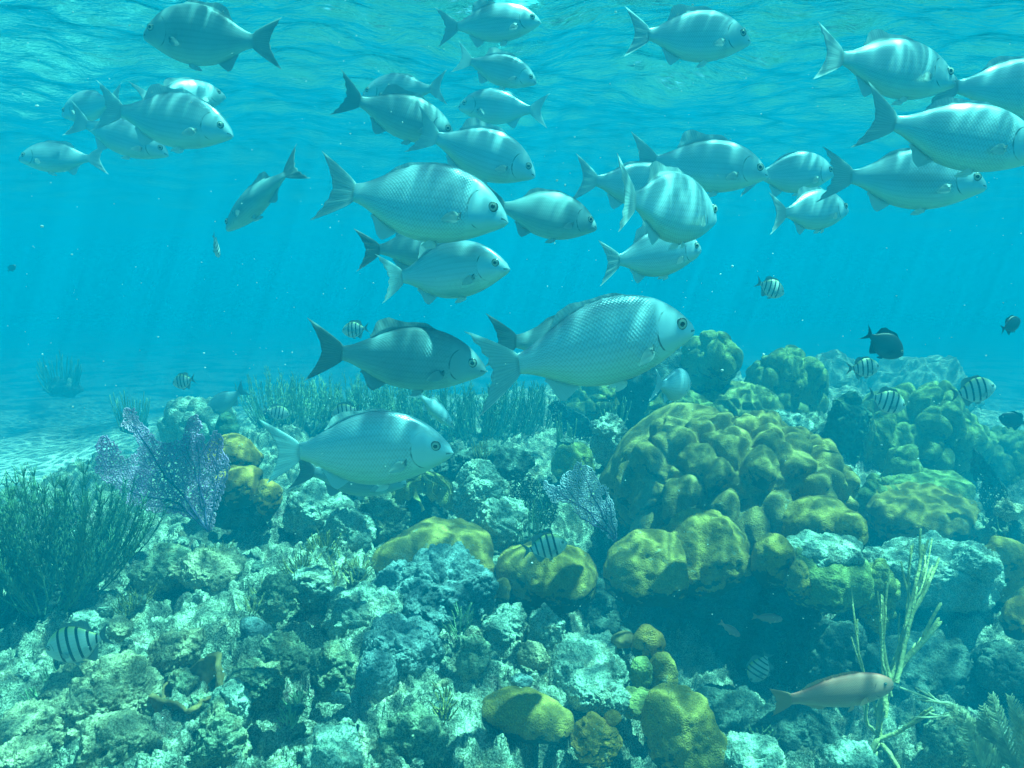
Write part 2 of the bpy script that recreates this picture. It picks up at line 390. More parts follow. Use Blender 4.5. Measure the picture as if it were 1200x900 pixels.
def sandy(X, Y):
    """1 where the floor is open sand"""
    a = smoothstep(4.3, 5.4, Y) * 1 - smoothstep(-3.4, -2.8, X + 0.12 * (Y - 4.5))
    b = smoothstep(7.0, 8.6, Y)
    return np.clip(np.maximum(a, b), 0, 1)
def floor_z(x, y):
    return float(base_height(np.array([x]), np.array([y]))[0])

def build_floor():
    dense = np.radians(np.arange(-46, 46, 0.105)); rest = np.radians(np.arange(46, 314, 2.0))
    r1 = 0.5 * np.exp(np.arange(0, math.log(1.2 / 0.5), 0.03)); r2 = 1.2 * np.exp(np.arange(0, math.log(6.5 / 1.2), 0.0032)); r3 = 6.5 * np.exp(np.arange(0, math.log(60 / 6.5), 0.03))
    X, Y, F, T = polar_grid(np.concatenate([r1, r2, r3]), np.concatenate([dense, rest]))
    F = F[:, ::-1]; T = T[:, ::-1]
    Z = base_height(X, Y); S = sandy(X, Y); rock = 1 - S
    Rr = np.hypot(X, Y); det = np.clip(1.6 - Rr / 9, 0.15, 1) * rock
    P = np.stack([X, Y, Z], -1)
    Wp = np.stack([fbm(P * 3.1, 11, 3), fbm(P * 3.1, 12, 3), X * 0], -1)
    Q = P + 0.09 * Wp
    d1, d2, c1 = worley(Q / 0.27, 1); big = np.sqrt(np.clip(1 - (d1 * 1.05) ** 2, 0, 1)) * (0.35 + 0.65 * c1)
    e1, e2, c2 = worley(Q / 0.105 + 5, 2); med = np.sqrt(np.clip(1 - (e1 * 1.1) ** 2, 0, 1)) * (0.3 + 0.7 * c2)
    g1, g2, c3 = worley(Q / 0.036 + 9, 3); sml = np.sqrt(np.clip(1 - (g1 * 1.2) ** 2, 0, 1)) * c3
    Z = Z + det * (0.11 * big + 0.065 * med + 0.038 * sml + 0.05 * fbm(P * 4, 21, 3) + 0.016 * fbm(P * 26, 23, 4, .6) - 0.10)
    hole = smoothstep(0.42, 0.75, vnoise(P * 5.2, 44) + 0.35 * vnoise(P * 11, 45))
    Z -= det * hole * 0.20
    Z += S * (0.02 * fbm(np.stack([X * 1.3, Y * 1.3, X * 0], -1), 31, 4)) + 0.28 * S * smoothstep(0.15, 0.8, vnoise(np.stack([X * 0.35, Y * 0.3, X * 0], -1), 35)) * smoothstep(7, 9, Y)
    lat = 0.016 * det[:, None] * np.stack([fbm(P * 13 + 3, 51, 3), fbm(P * 13 + 8, 52, 3)], -1)
    V = np.stack([X + lat[:, 0], Y + lat[:, 1], Z], -1)
    # one material: reef rock with open sand by a world-space border
    t = NT('seabed'); Pn = t.n('ShaderNodeTexCoord').outputs['Object']
    big_ = t.noise(Pn, 7, 3, 0.6, 0.4); med_ = t.noise(Pn, 32, 4, 0.65, 0.6); fin = t.noise(Pn, 150, 3, 0.7)
    v = t.math('ADD', t.math('MULTIPLY', big_, 0.6), t.math('ADD', t.math('MULTIPLY', med_, 0.65), t.math('MULTIPLY', fin, 0.35)))
    nz = t.sep(t.geo().outputs['Normal'])[2]; v = t.math('ADD', v, t.math('MULTIPLY', nz, 0.07))
    c = t.ramp(v, [(0.64, (0.035, 0.05, 0.03)), (0.80, (0.16, 0.20, 0.12)), (0.95, (0.50, 0.54, 0.38)), (1.0, (0.68, 0.70, 0.54))])
    c = t.mix(t.math('MULTIPLY', t.step(t.noise(Pn, 9, 3, 0.6, 0.5), 0.54, 0.66), 0.75), c, (0.60, 0.42, 0.22))
    c = t.mix(t.math('MULTIPLY', t.step(t.noise(Pn, 6.3, 3, 0.6, 0.5), 0.60, 0.68), 0.7), c, (0.50, 0.24, 0.22))
    c = t.mix(t.math('MULTIPLY', t.math('SUBTRACT', 1.0, t.step(t.vor(Pn, 55), 0.16, 0.32)), 0.6), c, (0.03, 0.045, 0.035))
    sp = t.step(t.noise(Pn, 230, 3, 0.7), 0.42, 0.62)
    c = t.mix(0.55, c, t.mix(sp, (0.05, 0.07, 0.05), (0.8, 0.82, 0.7)))
    X_, Y_, _ = t.sep(Pn)
    a_ = t.math('MULTIPLY', t.step(Y_, 4.3, 5.4), t.step(t.math('MULTIPLY_ADD', t.math('SUBTRACT', Y_, 4.5), -0.12, t.math('MULTIPLY', X_, -1.0)), 2.8, 3.4))
    sand = t.math('MAXIMUM', a_, t.step(Y_, 7.0, 8.6))
    sc_ = t.mix(t.step(t.noise(Pn, 1.6, 3), 0.45, 0.62), (0.26, 0.29, 0.23), (0.05, 0.07, 0.06))
    a_ = t.math('MULTIPLY', a_, t.math('SUBTRACT', 1.0, t.step(t.math('MULTIPLY_ADD', t.noise(Pn, .9, 3), 2.5, Y_), 7.4, 8.6)))
    c = t.mix(sand, c, t.mix(a_, sc_, (0.85, 0.84, 0.72)))
    h = t.math('ADD', med_, t.math('ADD', t.math('MULTIPLY', fin, 0.5), t.math('MULTIPLY', t.vor(Pn, 90), 0.4)))
    m = t.out(c, 0.9, 0.15, t.bump(h, 0.8, 0.02))
    o = mesh_np('seabed', V, [F, T], [m]); prop(o, kind='structure')
build_floor()
# ------------------------------------------------------------------ rocks and corals
def lump(name, label, cat, mat, cx, cy_, w, h, D, kind='rock', seed=0, depth=0.85, sub=6, group=None, cell=None, amp=None, tilt=0.0, flat=0.0, low=0.0, sink=0.25, parent=None):
    """a rock or coral head: cx, cy_, w, h are the centre and size of its visible part in photo pixels at depth D;
    low extends it downwards below the visible part, so that it stands in the reef"""
    s = D / F_PX; a = w * s / 2; c = h * s / 2; b = a * depth
    V0, F = ico(sub); V = V0.copy()
    # squarish dome: flatter top, fuller shoulders
    p = 2.0 + flat
    nrm = (np.abs(V) ** p).sum(1) ** (1 / p); V = V / nrm[:, None]
    S_ = np.array([a, b, c * (1 + low)])
    P = V * S_; off = np.array([seed * 3.7, seed * 1.9, seed * 5.3])
    N = V / S_; N /= np.linalg.norm(N, axis=1, keepdims=True)
    m = min(a, c * 1.3)
    if kind in ('rock', 'smooth'):                      # no two are round: bend the whole body first
        wk = .42 if kind == 'rock' else .22
        P = P + wk * m * np.stack([fbm((P + off) / (1.5 * m), seed + 30 + i, 2) for i in range(3)], -1)
    if kind == 'rock':
        cell = cell or 0.50 * m + .015; amp = amp or 0.46 * m
        Q = P + 0.28 * cell * np.stack([fbm((P + off) / cell, seed + i, 2) for i in range(3)], -1)
        d1, d2, cc = worley((Q + off) / cell, seed + 1); e1, e2, ce = worley((Q + off) / (cell * .42), seed + 2); g1, _, cg = worley((Q + off) / (cell * .10), seed + 6)
        k1, _, _ = worley((Q + off) / (cell * .2), seed + 21)
        disp = amp * (0.72 * np.sqrt(np.clip(1 - d1 ** 2, 0, 1)) * (.5 + .5 * cc) + 0.50 * np.sqrt(np.clip(1 - (e1 / .9) ** 2, 0, 1)) * (.5 + .5 * ce) + .26 * np.sqrt(np.clip(1 - k1 ** 2, 0, 1)) + .09 * np.sqrt(np.clip(1 - g1 ** 2, 0, 1)) * cg + 0.22 * fbm((P + off) / (cell * 1.2), seed + 3, 2, .5) - .85)
        pit = smoothstep(.55, .9, vnoise((P + off) / (cell * .55), seed + 9)); disp -= amp * .5 * pit
        fp = vnoise((P + off) / .021, seed + 17); disp += .0045 * fbm((P + off) / .016, seed + 16, 3, .6) - .012 * smoothstep(.35, .75, fp)
    elif kind == 'smooth':                              # soft swellings, a few hollows
        cell = cell or 0.8 * m + .02; amp = amp or 0.30 * m
        Q = P + 0.2 * cell * np.stack([fbm((P + off) / cell, seed + i, 2) for i in range(3)], -1)
        d1, d2, cc = worley((Q + off) / cell, seed + 1, .95)
        disp = amp * (1.0 * (1 - d1 ** 2) * (.8 + .3 * vnoise((P + off) / (cell * 1.5), seed + 13)) + .25 * fbm((P + off) / (cell * .6), seed + 4, 3) + .22 * (1 - worley((Q + off) / (cell * .36), seed + 5)[0] ** 2) - .5)
        pit = smoothstep(.62, .85, vnoise((P + off) / (cell * .5), seed + 9)); disp -= amp * .45 * pit
    elif kind == 'lobes':                               # crowded round lobes with deep creases
        cell = cell or 0.35 * m; amp = amp or 0.6 * cell
        Q = P + 0.35 * cell * np.stack([fbm((P + off) / (cell * 1.6), seed + i, 2) for i in range(3)], -1)
        st = np.array([1, 1, .62]); d1, d2, cc = worley((Q * st + off) / cell, seed + 1, .98); e1, e2, _ = worley((Q + off) / (cell * .55), seed + 2, .95)
        crease = smoothstep(0, .22, d2 - d1); tmod = .5 + .5 * vnoise((P + off) / (cell * 2), seed + 12)
        hv = .75 + .45 * vnoise((P + off) / (cell * 1.5), seed + 13)
        disp = amp * ((1.25 * np.sqrt(np.clip(1 - (d1 / .74) ** 2, 0, 1)) + .22 * crease) * hv + .38 * np.sqrt(np.clip(1.0 - (e1 / .85) ** 2, 0, 1)) * tmod + .10 * fbm((P + off) / (cell * .45), seed + 4, 3) - .75)
    elif kind == 'ridges':                              # meandering folds
        cell = cell or 0.3 * m; amp = amp or 0.5 * cell
        Q = P + .5 * cell * np.stack([vnoise((P + off) / cell, seed + i) for i in range(3)], -1)
        r = 1 - np.abs(vnoise((Q + off) / cell, seed + 2)) * 2.6
        disp = amp * (np.clip(r, -.6, 1) + .2 * fbm((P + off) / (cell * .4), seed + 4, 3))
    elif kind == 'knobs':
        cell = cell or 0.22 * m; amp = amp or 1.0 * cell
        d1, d2, cc = worley((P + off) / cell, seed + 1, .9)
        disp = amp * (np.sqrt(np.clip(1 - (d1 * 1.15) ** 2, 0, 1)) * (.4 + .6 * cc) + .3 * fbm((P + off) / (cell * 2), seed + 4, 3) - .3)
    V = P + N * disp[:, None]
    if tilt: V = V @ np.array(Matrix.Rotation(R(tilt), 3, 'Y')).T
    o = mesh_np(name, V, F, [M[mat] if isinstance(mat, str) else mat])
    c0 = at(cx, cy_, D); o.location = (c0[0], c0[1] + b * .35, c0[2] - c * low)
    prop(o, label, cat, group)
    if parent is not None: o.parent = parent
    return o
CH, RK, GR, GC = 'coral', 'rock', 'weathered rocks of the reef', 'massive coral heads'
def coral(label, mat, cx, cy_, w, h, D, kind='smooth', name='boulder_coral', group=GC, **k): return lump(name, label, CH, mat, cx, cy_, w, h, D, kind, group=group, **k)
def rock(label, mat, cx, cy_, w, h, D, kind='rock', name='reef_rock', group=GR, **k): return lump(name, label, RK, mat, cx, cy_, w, h, D, kind, group=group, **k)

# the big lobed mound and the coral heads of the ledge below it
coral('broad olive mound of crowded rounded lobes, the largest coral right of centre', 'mound', 870, 576, 272, 150, 3.15, 'lobes', seed=4, cell=.115, amp=.088, sub=7, depth=.8, low=.15, flat=.3)
coral('smooth dark shoulder behind the left top of the big lobed mound', 'mound', 795, 555, 165, 150, 3.45, 'smooth', seed=9, low=.1, depth=.8, sub=6, amp=.05)
coral('olive flat topped coral with dark hollows behind the bluish rock', 'olive', 508, 656, 138, 66, 2.62, seed=12, flat=.6, low=.3, depth=.6, cell=.12, amp=.04)
coral('olive dome behind the blue black barred damselfish', 'olive', 645, 676, 116, 68, 2.55, seed=14, low=.1, cell=.12, amp=.04)
coral('olive dome with pale worn patch in its front, right of the lavender fan', 'olive', 757, 668, 100, 74, 2.50, seed=16, low=.1, cell=.11, amp=.04)
coral('olive dome with a dimple on top, pressed against the front of the big mound', 'olive', 826, 650, 98, 84, 2.6, seed=19, low=.1, cell=.10, amp=.04)
coral('small upright olive lobe left of the white topped coral', 'olive', 908, 655, 48, 54, 2.5, seed=21, low=.2, sub=5)
coral('tiny olive lobe hanging between the upright lobe and the white topped coral', 'olive', 938, 676, 26, 36, 2.45, seed=22, low=.4, sub=5)
coral('olive coral slab covered by a white crust on top', 'olive2', 975, 678, 92, 64, 2.5, seed=25, low=.15, flat=.8)
rock('white crust lying over the slab at the right end of the coral ledge', 'rock_pale', 972, 650, 84, 36, 2.52, seed=26, depth=.8, amp=.016, flat=.8, sub=6)
coral('long olive coral behind the white crusted slab', 'olive', 968, 613, 88, 40, 2.8, seed=28, low=.6, flat=.6)
coral('small olive knob at the right corner of the white crusted slab', 'olive', 1000, 622, 36, 34, 2.62, seed=29, low=.4, sub=5)
coral('knobby yellow coral hanging down the right wall of the dark hollow', 'knob', 1032, 700, 34, 84, 2.55, 'knobs', seed=31, cell=.035)
rock('recessed wall at the back of the hollow under the coral ledge, coloured dark as its shadow', 'rock_dark', 850, 745, 300, 120, 3.15, seed=32, depth=.3, flat=1, low=.3, sub=7)  # shadow under the ledge put into the wall's colour
rock('low added boulder coloured dark as shadow in the middle of the hollow, behind the dim fish', 'rock_dark', 860, 850, 120, 60, 2.45, seed=133, low=.4)  # this and the next three: added over pale floor, shadow painted as colour
rock('added boulder coloured dark as shadow under the tail of the parrotfish', 'rock_dark', 930, 862, 110, 50, 2.25, seed=134, low=.5)
rock('added boulder coloured dark as shadow at the right end of the hollow behind the gorgonian', 'rock_dark', 985, 780, 110, 70, 2.8, seed=135, low=.5)
rock('added boulder coloured dark as shadow on the floor behind the gorgonian stem', 'rock_dark', 1090, 800, 130, 70, 2.6, seed=136, low=.5)
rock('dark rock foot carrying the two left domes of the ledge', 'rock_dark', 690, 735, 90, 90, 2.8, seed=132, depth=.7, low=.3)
# behind and to the right
coral('round pale green dome rising highest, under the snout of the largest chub', 'olive2', 836, 412, 62, 46, 4.3, 'lobes', seed=33, cell=.10, amp=.04, low=.6)
coral('dark mass of coral below the largest chub, beside the highest dome', 'rock_dark', 780, 440, 96, 70, 4.5, 'smooth', seed=34, low=.5)
coral('yellowish cluster of crumpled plates behind the big lobed mound', 'knob', 866, 474, 96, 34, 4.3, 'ridges', seed=36, cell=.07, amp=.045, low=.6)
coral('green crumpled plates between the blue chub and the yellowish cluster', 'olive2', 800, 482, 70, 32, 3.9, 'ridges', seed=37, cell=.06, amp=.04, low=.8)
coral('green dome with dripping lobes left of the tall sponge', 'olive2', 926, 444, 92, 66, 4.6, 'lobes', seed=39, cell=.11, amp=.06, low=.4)
coral('wide green coral hill of big lobes at right, below the two barred damselfish', 'olive2', 1085, 512, 138, 108, 4.3, 'lobes', seed=41, cell=.15, amp=.10, low=.3, sub=7)
coral('finely ridged green coral hill at the right edge', 'olive2', 1188, 538, 82, 62, 4.5, 'lobes', seed=43, cell=.075, amp=.05, low=.5)
coral('pair of fused round lobes at the left foot of the wide green hill', 'olive2', 1034, 516, 44, 60, 4.05, 'smooth', seed=44, low=.4, cell=.1, amp=.05)
coral('round lobe in the gap between the wide green hill and the draped coral', 'olive2', 1062, 545, 40, 44, 3.8, 'smooth', seed=45, low=.3)
coral('olive coral draped over a dark overhang with dripping edge at right', 'olive', 1087, 603, 138, 36, 3.4, 'smooth', seed=47, low=.3, flat=.8, cell=.12, amp=.05)
coral('flat olive plate behind the draped coral', 'olive2', 1092, 572, 96, 26, 3.7, 'smooth', seed=48, flat=1, low=.4)
coral('lumpy olive coral between the big mound and the draped coral', 'olive2', 1030, 578, 48, 44, 3.5, 'lobes', seed=49, cell=.08, low=.6)
for k, (px, py, hh) in enumerate([(1128, 622, 34), (1106, 622, 26), (1148, 615, 30)]):
    coral(['middle dripping finger under the draped coral', 'short dripping finger, left one under the draped coral', 'dripping finger under the right end of the draped coral'][k], 'olive', px, py, 12, hh, 3.3, 'knobs', seed=60 + k, sub=4, name='coral_finger', group='fingers under the draped coral')
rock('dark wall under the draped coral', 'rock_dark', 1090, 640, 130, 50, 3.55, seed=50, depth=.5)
coral('olive head at the right edge above the hollow', 'olive', 1184, 660, 52, 52, 2.85, seed=51, low=.5)
coral('small yellow head at the right edge beside the gorgonian', 'yellow', 1196, 718, 30, 36, 2.6, seed=52, low=.5, sub=5)
rock('pale turquoise slab right of the dark hollow, behind the gorgonian', 'rock_pale', 1098, 680, 138, 60, 2.85, seed=53, flat=.7, depth=.9, amp=.05, sub=7)
rock('pale lump on the right end of the turquoise slab', 'rock_pale', 1150, 662, 52, 30, 2.75, seed=54)
# bottom centre group
coral('long olive bean shaped coral at the bottom centre', 'olive', 618, 836, 112, 26, 1.82, seed=61, low=.8, flat=.4, tilt=16, depth=.5, cell=.12, amp=.018)
coral('pair of small yellow knobs at the bottom, right of the bean shaped coral', 'yellow', 700, 862, 52, 36, 1.76, seed=62, low=.6, cell=.03, amp=.02)
coral('little yellow ball on the knobs at the bottom', 'yellow', 718, 844, 18, 18, 1.77, seed=163, sub=4)
coral('large olive coral sloping out of the bottom edge right of centre', 'olive', 808, 864, 86, 110, 1.8, seed=64, low=.4, tilt=-24, cell=.07, amp=.026)
coral('round yellow ball coral standing over the dark hollow', 'yellow', 761, 752, 36, 38, 2.1, seed=65, low=.5, sub=5, amp=.004)
coral('olive knob between the ball coral and the knobby clump', 'olive', 776, 786, 34, 38, 2.02, seed=66, low=.5, sub=5)
coral('olive knob left below the ball coral', 'olive2', 752, 784, 26, 28, 2.0, seed=67, low=.6, sub=5)
coral('clump of tiny yellow knobs in front of the large sloping coral', 'knob', 748, 828, 46, 30, 1.92, 'knobs', seed=68, cell=.02, amp=.014)
coral('thin brown disc coral on the top corner of the pale slab', 'brown', 732, 750, 28, 14, 2.12, seed=69, sub=5, low=.2)
rock('bright pale slab beside the yellow ball coral', 'rock_pale', 686, 782, 104, 30, 2.08, seed=71, flat=.6, depth=1.1, amp=.028, sub=7, low=1.2)
rock('pale edge running down from the bright slab to the yellow knobs', 'rock_pale', 700, 818, 70, 40, 1.9, seed=72, tilt=25)
rock('brown crusted round rock left of the bright slab', 'rock_tan', 625, 770, 36, 28, 2.05, seed=73, amp=.01)
rock('pale rounded rock, left of the pair behind the bright slab', 'rock_pale', 594, 732, 50, 38, 2.2, seed=74, low=.4)
rock('pale rounded rock, right of the pair behind the bright slab', 'rock_pale', 641, 738, 46, 42, 2.15, seed=75, low=.4)
rock('tall pale green rock column left of the brown crusted rock', 'rock_mid', 557, 782, 40, 78, 1.95, seed=76, low=.2)
rock('small bluish pebbles cluster between bean coral and pale slab', 'rock_blue', 612, 800, 26, 12, 1.9, seed=77, sub=5)
for k, (px, py) in enumerate([(573, 694), (589, 690)]):
    coral(['olive ball, left one of two under the flat topped coral', 'olive ball, right one of two under the flat topped coral'][k], 'olive', px, py, 20, 26, 2.5, seed=78 + k, sub=5, amp=.004, low=.3)
# centre rocks
rock('bluish grey arched rock in front of the flat topped olive coral', 'rock_blue', 515, 695, 112, 78, 2.35, seed=81, low=.3, sub=7)
rock('bluish boulder left under the arched rock', 'rock_blue', 462, 690, 56, 50, 2.4, seed=82)
rock('pale knobbly rock with bright crest left of the arched rock', 'rock_pale', 425, 722, 92, 48, 2.2, seed=83, low=.3, sub=7)
rock('tall pale rock standing right of the lettuce coral', 'rock_pale', 562, 578, 56, 62, 2.9, seed=84, low=.3, sub=7, tilt=-12)
rock('pale green rock sloping down right of the tall pale rock', 'rock_pale', 588, 618, 56, 62, 2.8, seed=85, tilt=30)
rock('rounded turf covered rock under the lettuce coral', 'rock_mid', 448, 604, 56, 44, 2.9, seed=86, low=.5)
rock('pale rock below the tail of the lone bright chub', 'rock_pale', 366, 592, 78, 44, 2.95, seed=87, low=.4)
rock('pale turf rock left of the flat topped olive coral', 'rock_pale', 405, 622, 64, 44, 2.8, seed=88, low=.4)
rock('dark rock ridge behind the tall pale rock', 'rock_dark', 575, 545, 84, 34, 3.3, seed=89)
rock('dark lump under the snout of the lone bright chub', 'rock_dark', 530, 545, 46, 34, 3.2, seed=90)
rock('greenish round rock under the bluish crest, middle of the foreground', 'rock_blue', 440, 790, 46, 50, 1.85, seed=91, kind='knobs', cell=.012, amp=.007, low=.3)
rock('bluish ledge over the greenish round rock', 'rock_blue', 468, 760, 92, 52, 2.0, seed=92, low=.3, sub=7)
rock('mid grey rock at the left foot of the bluish ledge', 'rock_mid', 388, 790, 60, 56, 1.9, seed=93, low=.2)
rock('white tipped pale rock in the lower left', 'rock_pale', 268, 822, 40, 34, 1.62, seed=94, low=.1)
rock('green turf rock under the white tipped one', 'rock_mid', 256, 866, 60, 62, 1.58, seed=95, low=.3)
rock('pale lump at the bottom edge left of centre', 'rock_pale', 386, 882, 66, 40, 1.55, seed=96, low=.3)
rock('turf covered hump right of the pale bottom lump', 'rock_mid', 480, 868, 74, 48, 1.6, seed=97, low=.3)
rock('sunlit tan boulder in the lower left corner area', 'rock_tan', 108, 815, 122, 56, 1.75, seed=98, low=.4, sub=7)
rock('tan rock left below the sunlit boulder', 'rock_tan', 34, 850, 70, 48, 1.65, seed=99, low=.4)
rock('tan lump at the bottom edge under the sunlit boulder', 'rock_tan', 128, 872, 84, 48, 1.56, seed=100, low=.3)
rock('small tan rock in the very bottom left corner', 'rock_tan', 20, 890, 60, 30, 1.52, seed=101)
rock('round bluish knob beside the dark hole in the left foreground', 'rock_blue', 298, 742, 34, 34, 2.02, seed=102, kind='smooth', amp=.008)
rock('tall turf rock behind the round bluish knob', 'rock_mid', 322, 706, 44, 62, 2.15, seed=103)
rock('dark sided rock with pale cap left of the pale knobbly rock', 'rock_pale', 362, 690, 48, 40, 2.3, seed=104, low=.3)
rock('knobbly rock in the lower middle, left of the mid grey rock', 'rock_mid', 330, 772, 56, 44, 1.95, seed=105, low=.3)
rock('pinkish crusted rock behind the dark hole', 'rock_tan', 240, 668, 78, 36, 2.45, seed=106, low=.3)
rock('turf rock at the foot of the purple fan', 'rock_mid', 190, 668, 70, 36, 2.5, seed=107, low=.3)
rock('turf stone wedged in the mouth of the cup sponge', 'rock_mid', 214, 802, 34, 24, 1.86, seed=164, sub=5)
rock('small pale rock left of the barred damselfish tail', 'rock_pale', 92, 736, 34, 30, 2.1, seed=108)
rock('tan knob behind the tail of the large barred damselfish', 'rock_tan', 140, 738, 26, 24, 2.0, seed=109, sub=5)
rock('brownish rock above the cup sponge', 'rock_tan', 205, 760, 60, 34, 1.95, seed=110, low=.3)
rock('turf rock between the cup sponge and the knobbly rock', 'rock_mid', 300, 800, 56, 44, 1.8, seed=111, low=.3)
rock('pale crust at the bottom edge right of the large sloping coral', 'rock_pale', 886, 890, 70, 26, 1.75, seed=112, low=.3)
rock('pale stone at the bottom edge under the gorgonian', 'rock_pale', 1000, 893, 60, 22, 1.72, seed=113)
rock('dark boulder below the pale plume at lower right', 'rock_mid', 1115, 872, 56, 52, 1.9, seed=114, low=.3)
rock('dark stone right of the gorgonian stem', 'rock_dark', 1180, 790, 70, 50, 2.5, seed=115)
# background
coral('turquoise knobby coral lump behind the purple fan', 'rock_pale', 226, 492, 84, 42, 4.4, 'lobes', seed=121, cell=.11, amp=.06, low=.7)
coral('small green sponge column behind the yellow lobes at left', 'sponge', 265, 505, 24, 46, 4.2, seed=122, sub=5, name='sponge_column', group=None)
coral('yellow rounded coral lobe behind the tail of the lone bright chub', 'yellow', 268, 528, 62, 32, 3.1, seed=123, low=.6)
coral('yellow lobe on a dark stalk, just left of the lone bright chub tail', 'yellow', 278, 568, 52, 36, 2.9, seed=124, low=.2, flat=.8)
coral('brownish yellow lobe under the tail tip of the lone bright chub', 'yellow', 313, 580, 32, 34, 2.85, seed=125, low=.3)
rock('dark stalk under the yellow lobes at left', 'rock_dark', 280, 602, 58, 48, 2.95, seed=126)
coral('olive green lump with a dark cap left of the big mound', 'olive2', 672, 538, 44, 38, 3.6, seed=127, low=.6)
rock('dark saucer on the olive green lump', 'rock_dark', 664, 518, 16, 6, 3.5, seed=128, sub=5)
rock('pale bluish rock left of the smooth dark shoulder', 'rock_pale', 716, 512, 42, 44, 3.9, seed=129, low=.4)
coral('pile of pale green plates below the largest chub', 'olive2', 700, 468, 78, 38, 4.8, 'lobes', seed=130, cell=.09, amp=.05, low=.5)
rock('low rock ridge behind the lone bright chub', 'rock_mid', 440, 545, 90, 30, 3.5, seed=131)
rock('far bluish reef mound in open water behind the barred damselfish', 'far', 1090, 442, 130, 40, 7.0, seed=132, sub=5, low=1.6)
rock('far reef hump behind the highest dome', 'far', 975, 440, 90, 36, 6.4, seed=134, sub=5, low=1.6)
rock('turf rock at the right edge under the ridged hill', 'rock_mid', 1170, 610, 70, 36, 3.3, seed=135, low=.4)
rock('pinkish crust right of the draped coral', 'rock_tan', 1185, 600, 30, 22, 3.1, seed=136, sub=5)
rock('turf rock filling the gap left of the wide green hill', 'rock_mid', 965, 510, 60, 40, 4.2, seed=137, low=.5)
rock('pale crumbly rock under the yellowish plates', 'rock_pale', 925, 500, 60, 30, 4.1, seed=138, low=.4)

# folded brown cup sponge with a dark mouth in the left foreground
def cup_sponge():
    c0 = at(218, 812, 1.84); s = 1.82 / F_PX * .82
    nu, nv = 90, 26; V = []
    for i in range(nv):
        q = i / (nv - 1)
        for j in range(nu):
            a = j / nu * 2 * math.pi
            r0 = .62 + .38 * q ** .6 + .10 * math.sin(3 * a + 1) * q + .05 * math.sin(7 * a) * q
            V.append((math.cos(a) * r0 * 52 * s, math.sin(a) * r0 * 46 * s, (q - .5) * 26 * s + 9 * s * math.sin(2 * a + .6) * q))
    V = np.array(V); F = []
    for i in range(nv - 1):
        for j in range(nu): F.append((i * nu + j, i * nu + (j + 1) % nu, (i + 1) * nu + (j + 1) % nu, (i + 1) * nu + j))
    V = V + .035 * np.stack([fbm(V * 9 + k, 7 + k, 4) for k in range(3)], -1) * np.array([1, 1, .8])
    inner = V * np.array([.86, .84, 1.0]) + np.array([0, 0, .001]); n = len(V)
    F2 = [(a + n, d + n, c + n, b + n) for a, b, c, d in F]
    top = [((nv - 1) * nu + j, (nv - 1) * nu + (j + 1) % nu, n + (nv - 1) * nu + (j + 1) % nu, n + (nv - 1) * nu + j) for j in range(nu)]
    o = mesh_np('cup_sponge', np.vstack([V, inner]), np.array(F + F2 + top), [M['brown']])
    o.location = c0; o.rotation_euler = (R(12), R(-10), R(20))
    prop(o, 'folded yellow brown cup sponge with a dark mouth in the left foreground', 'sponge')
cup_sponge()

# lettuce coral: upright wavy blades over a dome
def lettuce():
    c0 = at(497, 590, 2.95); s = 2.95 / F_PX; rng = random.Random(4); V = []; F = []
    for k in range(26):
        a0 = rng.uniform(0, 6.28); tilt_ = rng.uniform(0, 1.1); L = rng.uniform(14, 26) * s; hgt = rng.uniform(16, 26) * s
        d = Vector((math.cos(a0) * math.sin(tilt_), math.sin(a0) * math.sin(tilt_) , math.cos(tilt_)))
        side = d.cross(Vector((rng.uniform(-1, 1), rng.uniform(-1, 1), .2))).normalized(); nn = d.cross(side)
        base = Vector((d.x * 26 * s, d.y * 22 * s, d.z * 14 * s)); nU, nW = 16, 8; st = len(V)
        for sd in (1, -1):
            for i in range(nU):
                for j in range(nW):
                    q, p = i / (nU - 1) - .5, j / (nW - 1)
                    wv = 3.0 * s * math.sin(q * 9 + k) * p
                    v = base + side * (q * L * 2 * (.7 + .3 * p)) + d * (p * hgt * (1 - 1.5 * q * q)) + nn * (wv + sd * 1.3 * s * (1.15 - p))
                    V.append(v[:])
        for sd in (0, 1):
            b = st + sd * nU * nW
            for i in range(nU - 1):
                for j in range(nW - 1): F.append((b + i * nW + j, b + (i + 1) * nW + j, b + (i + 1) * nW + j + 1, b + i * nW + j + 1))
        for i in range(nU - 1):
            a, b2 = st + i * nW + nW - 1, st + nU * nW + i * nW + nW - 1; F.append((a, a + nW, b2 + nW, b2))
    o = mesh_np('lettuce_coral', np.array(V), np.array(F), [M['knob']]); o.location = c0
    prop(o, 'green lettuce coral with upright wavy blades beside the tall pale rock', CH)
    b = lump('coral_base', None, None, 'rock_dark', 497, 602, 46, 34, 2.98, 'rock', seed=55, sub=5); b.location = Vector(b.location) - o.location; b.parent = o
lettuce()

# tall leaning sponge behind the big mound
coral('tall dark green sponge pillar between the dripping dome and the wide green hill', 'sponge', 996, 496, 40, 84, 4.0, 'rock', seed=140, low=.2, name='sponge_pillar', group=None, cell=.06, amp=.03)
coral('short stubby part of sponge growth right of the tall pillar, yellow edged', 'knob', 1018, 510, 16, 64, 4.02, 'knobs', seed=141, cell=.025, amp=.016, low=.1, name='crust_sponge', group=None, sub=5)

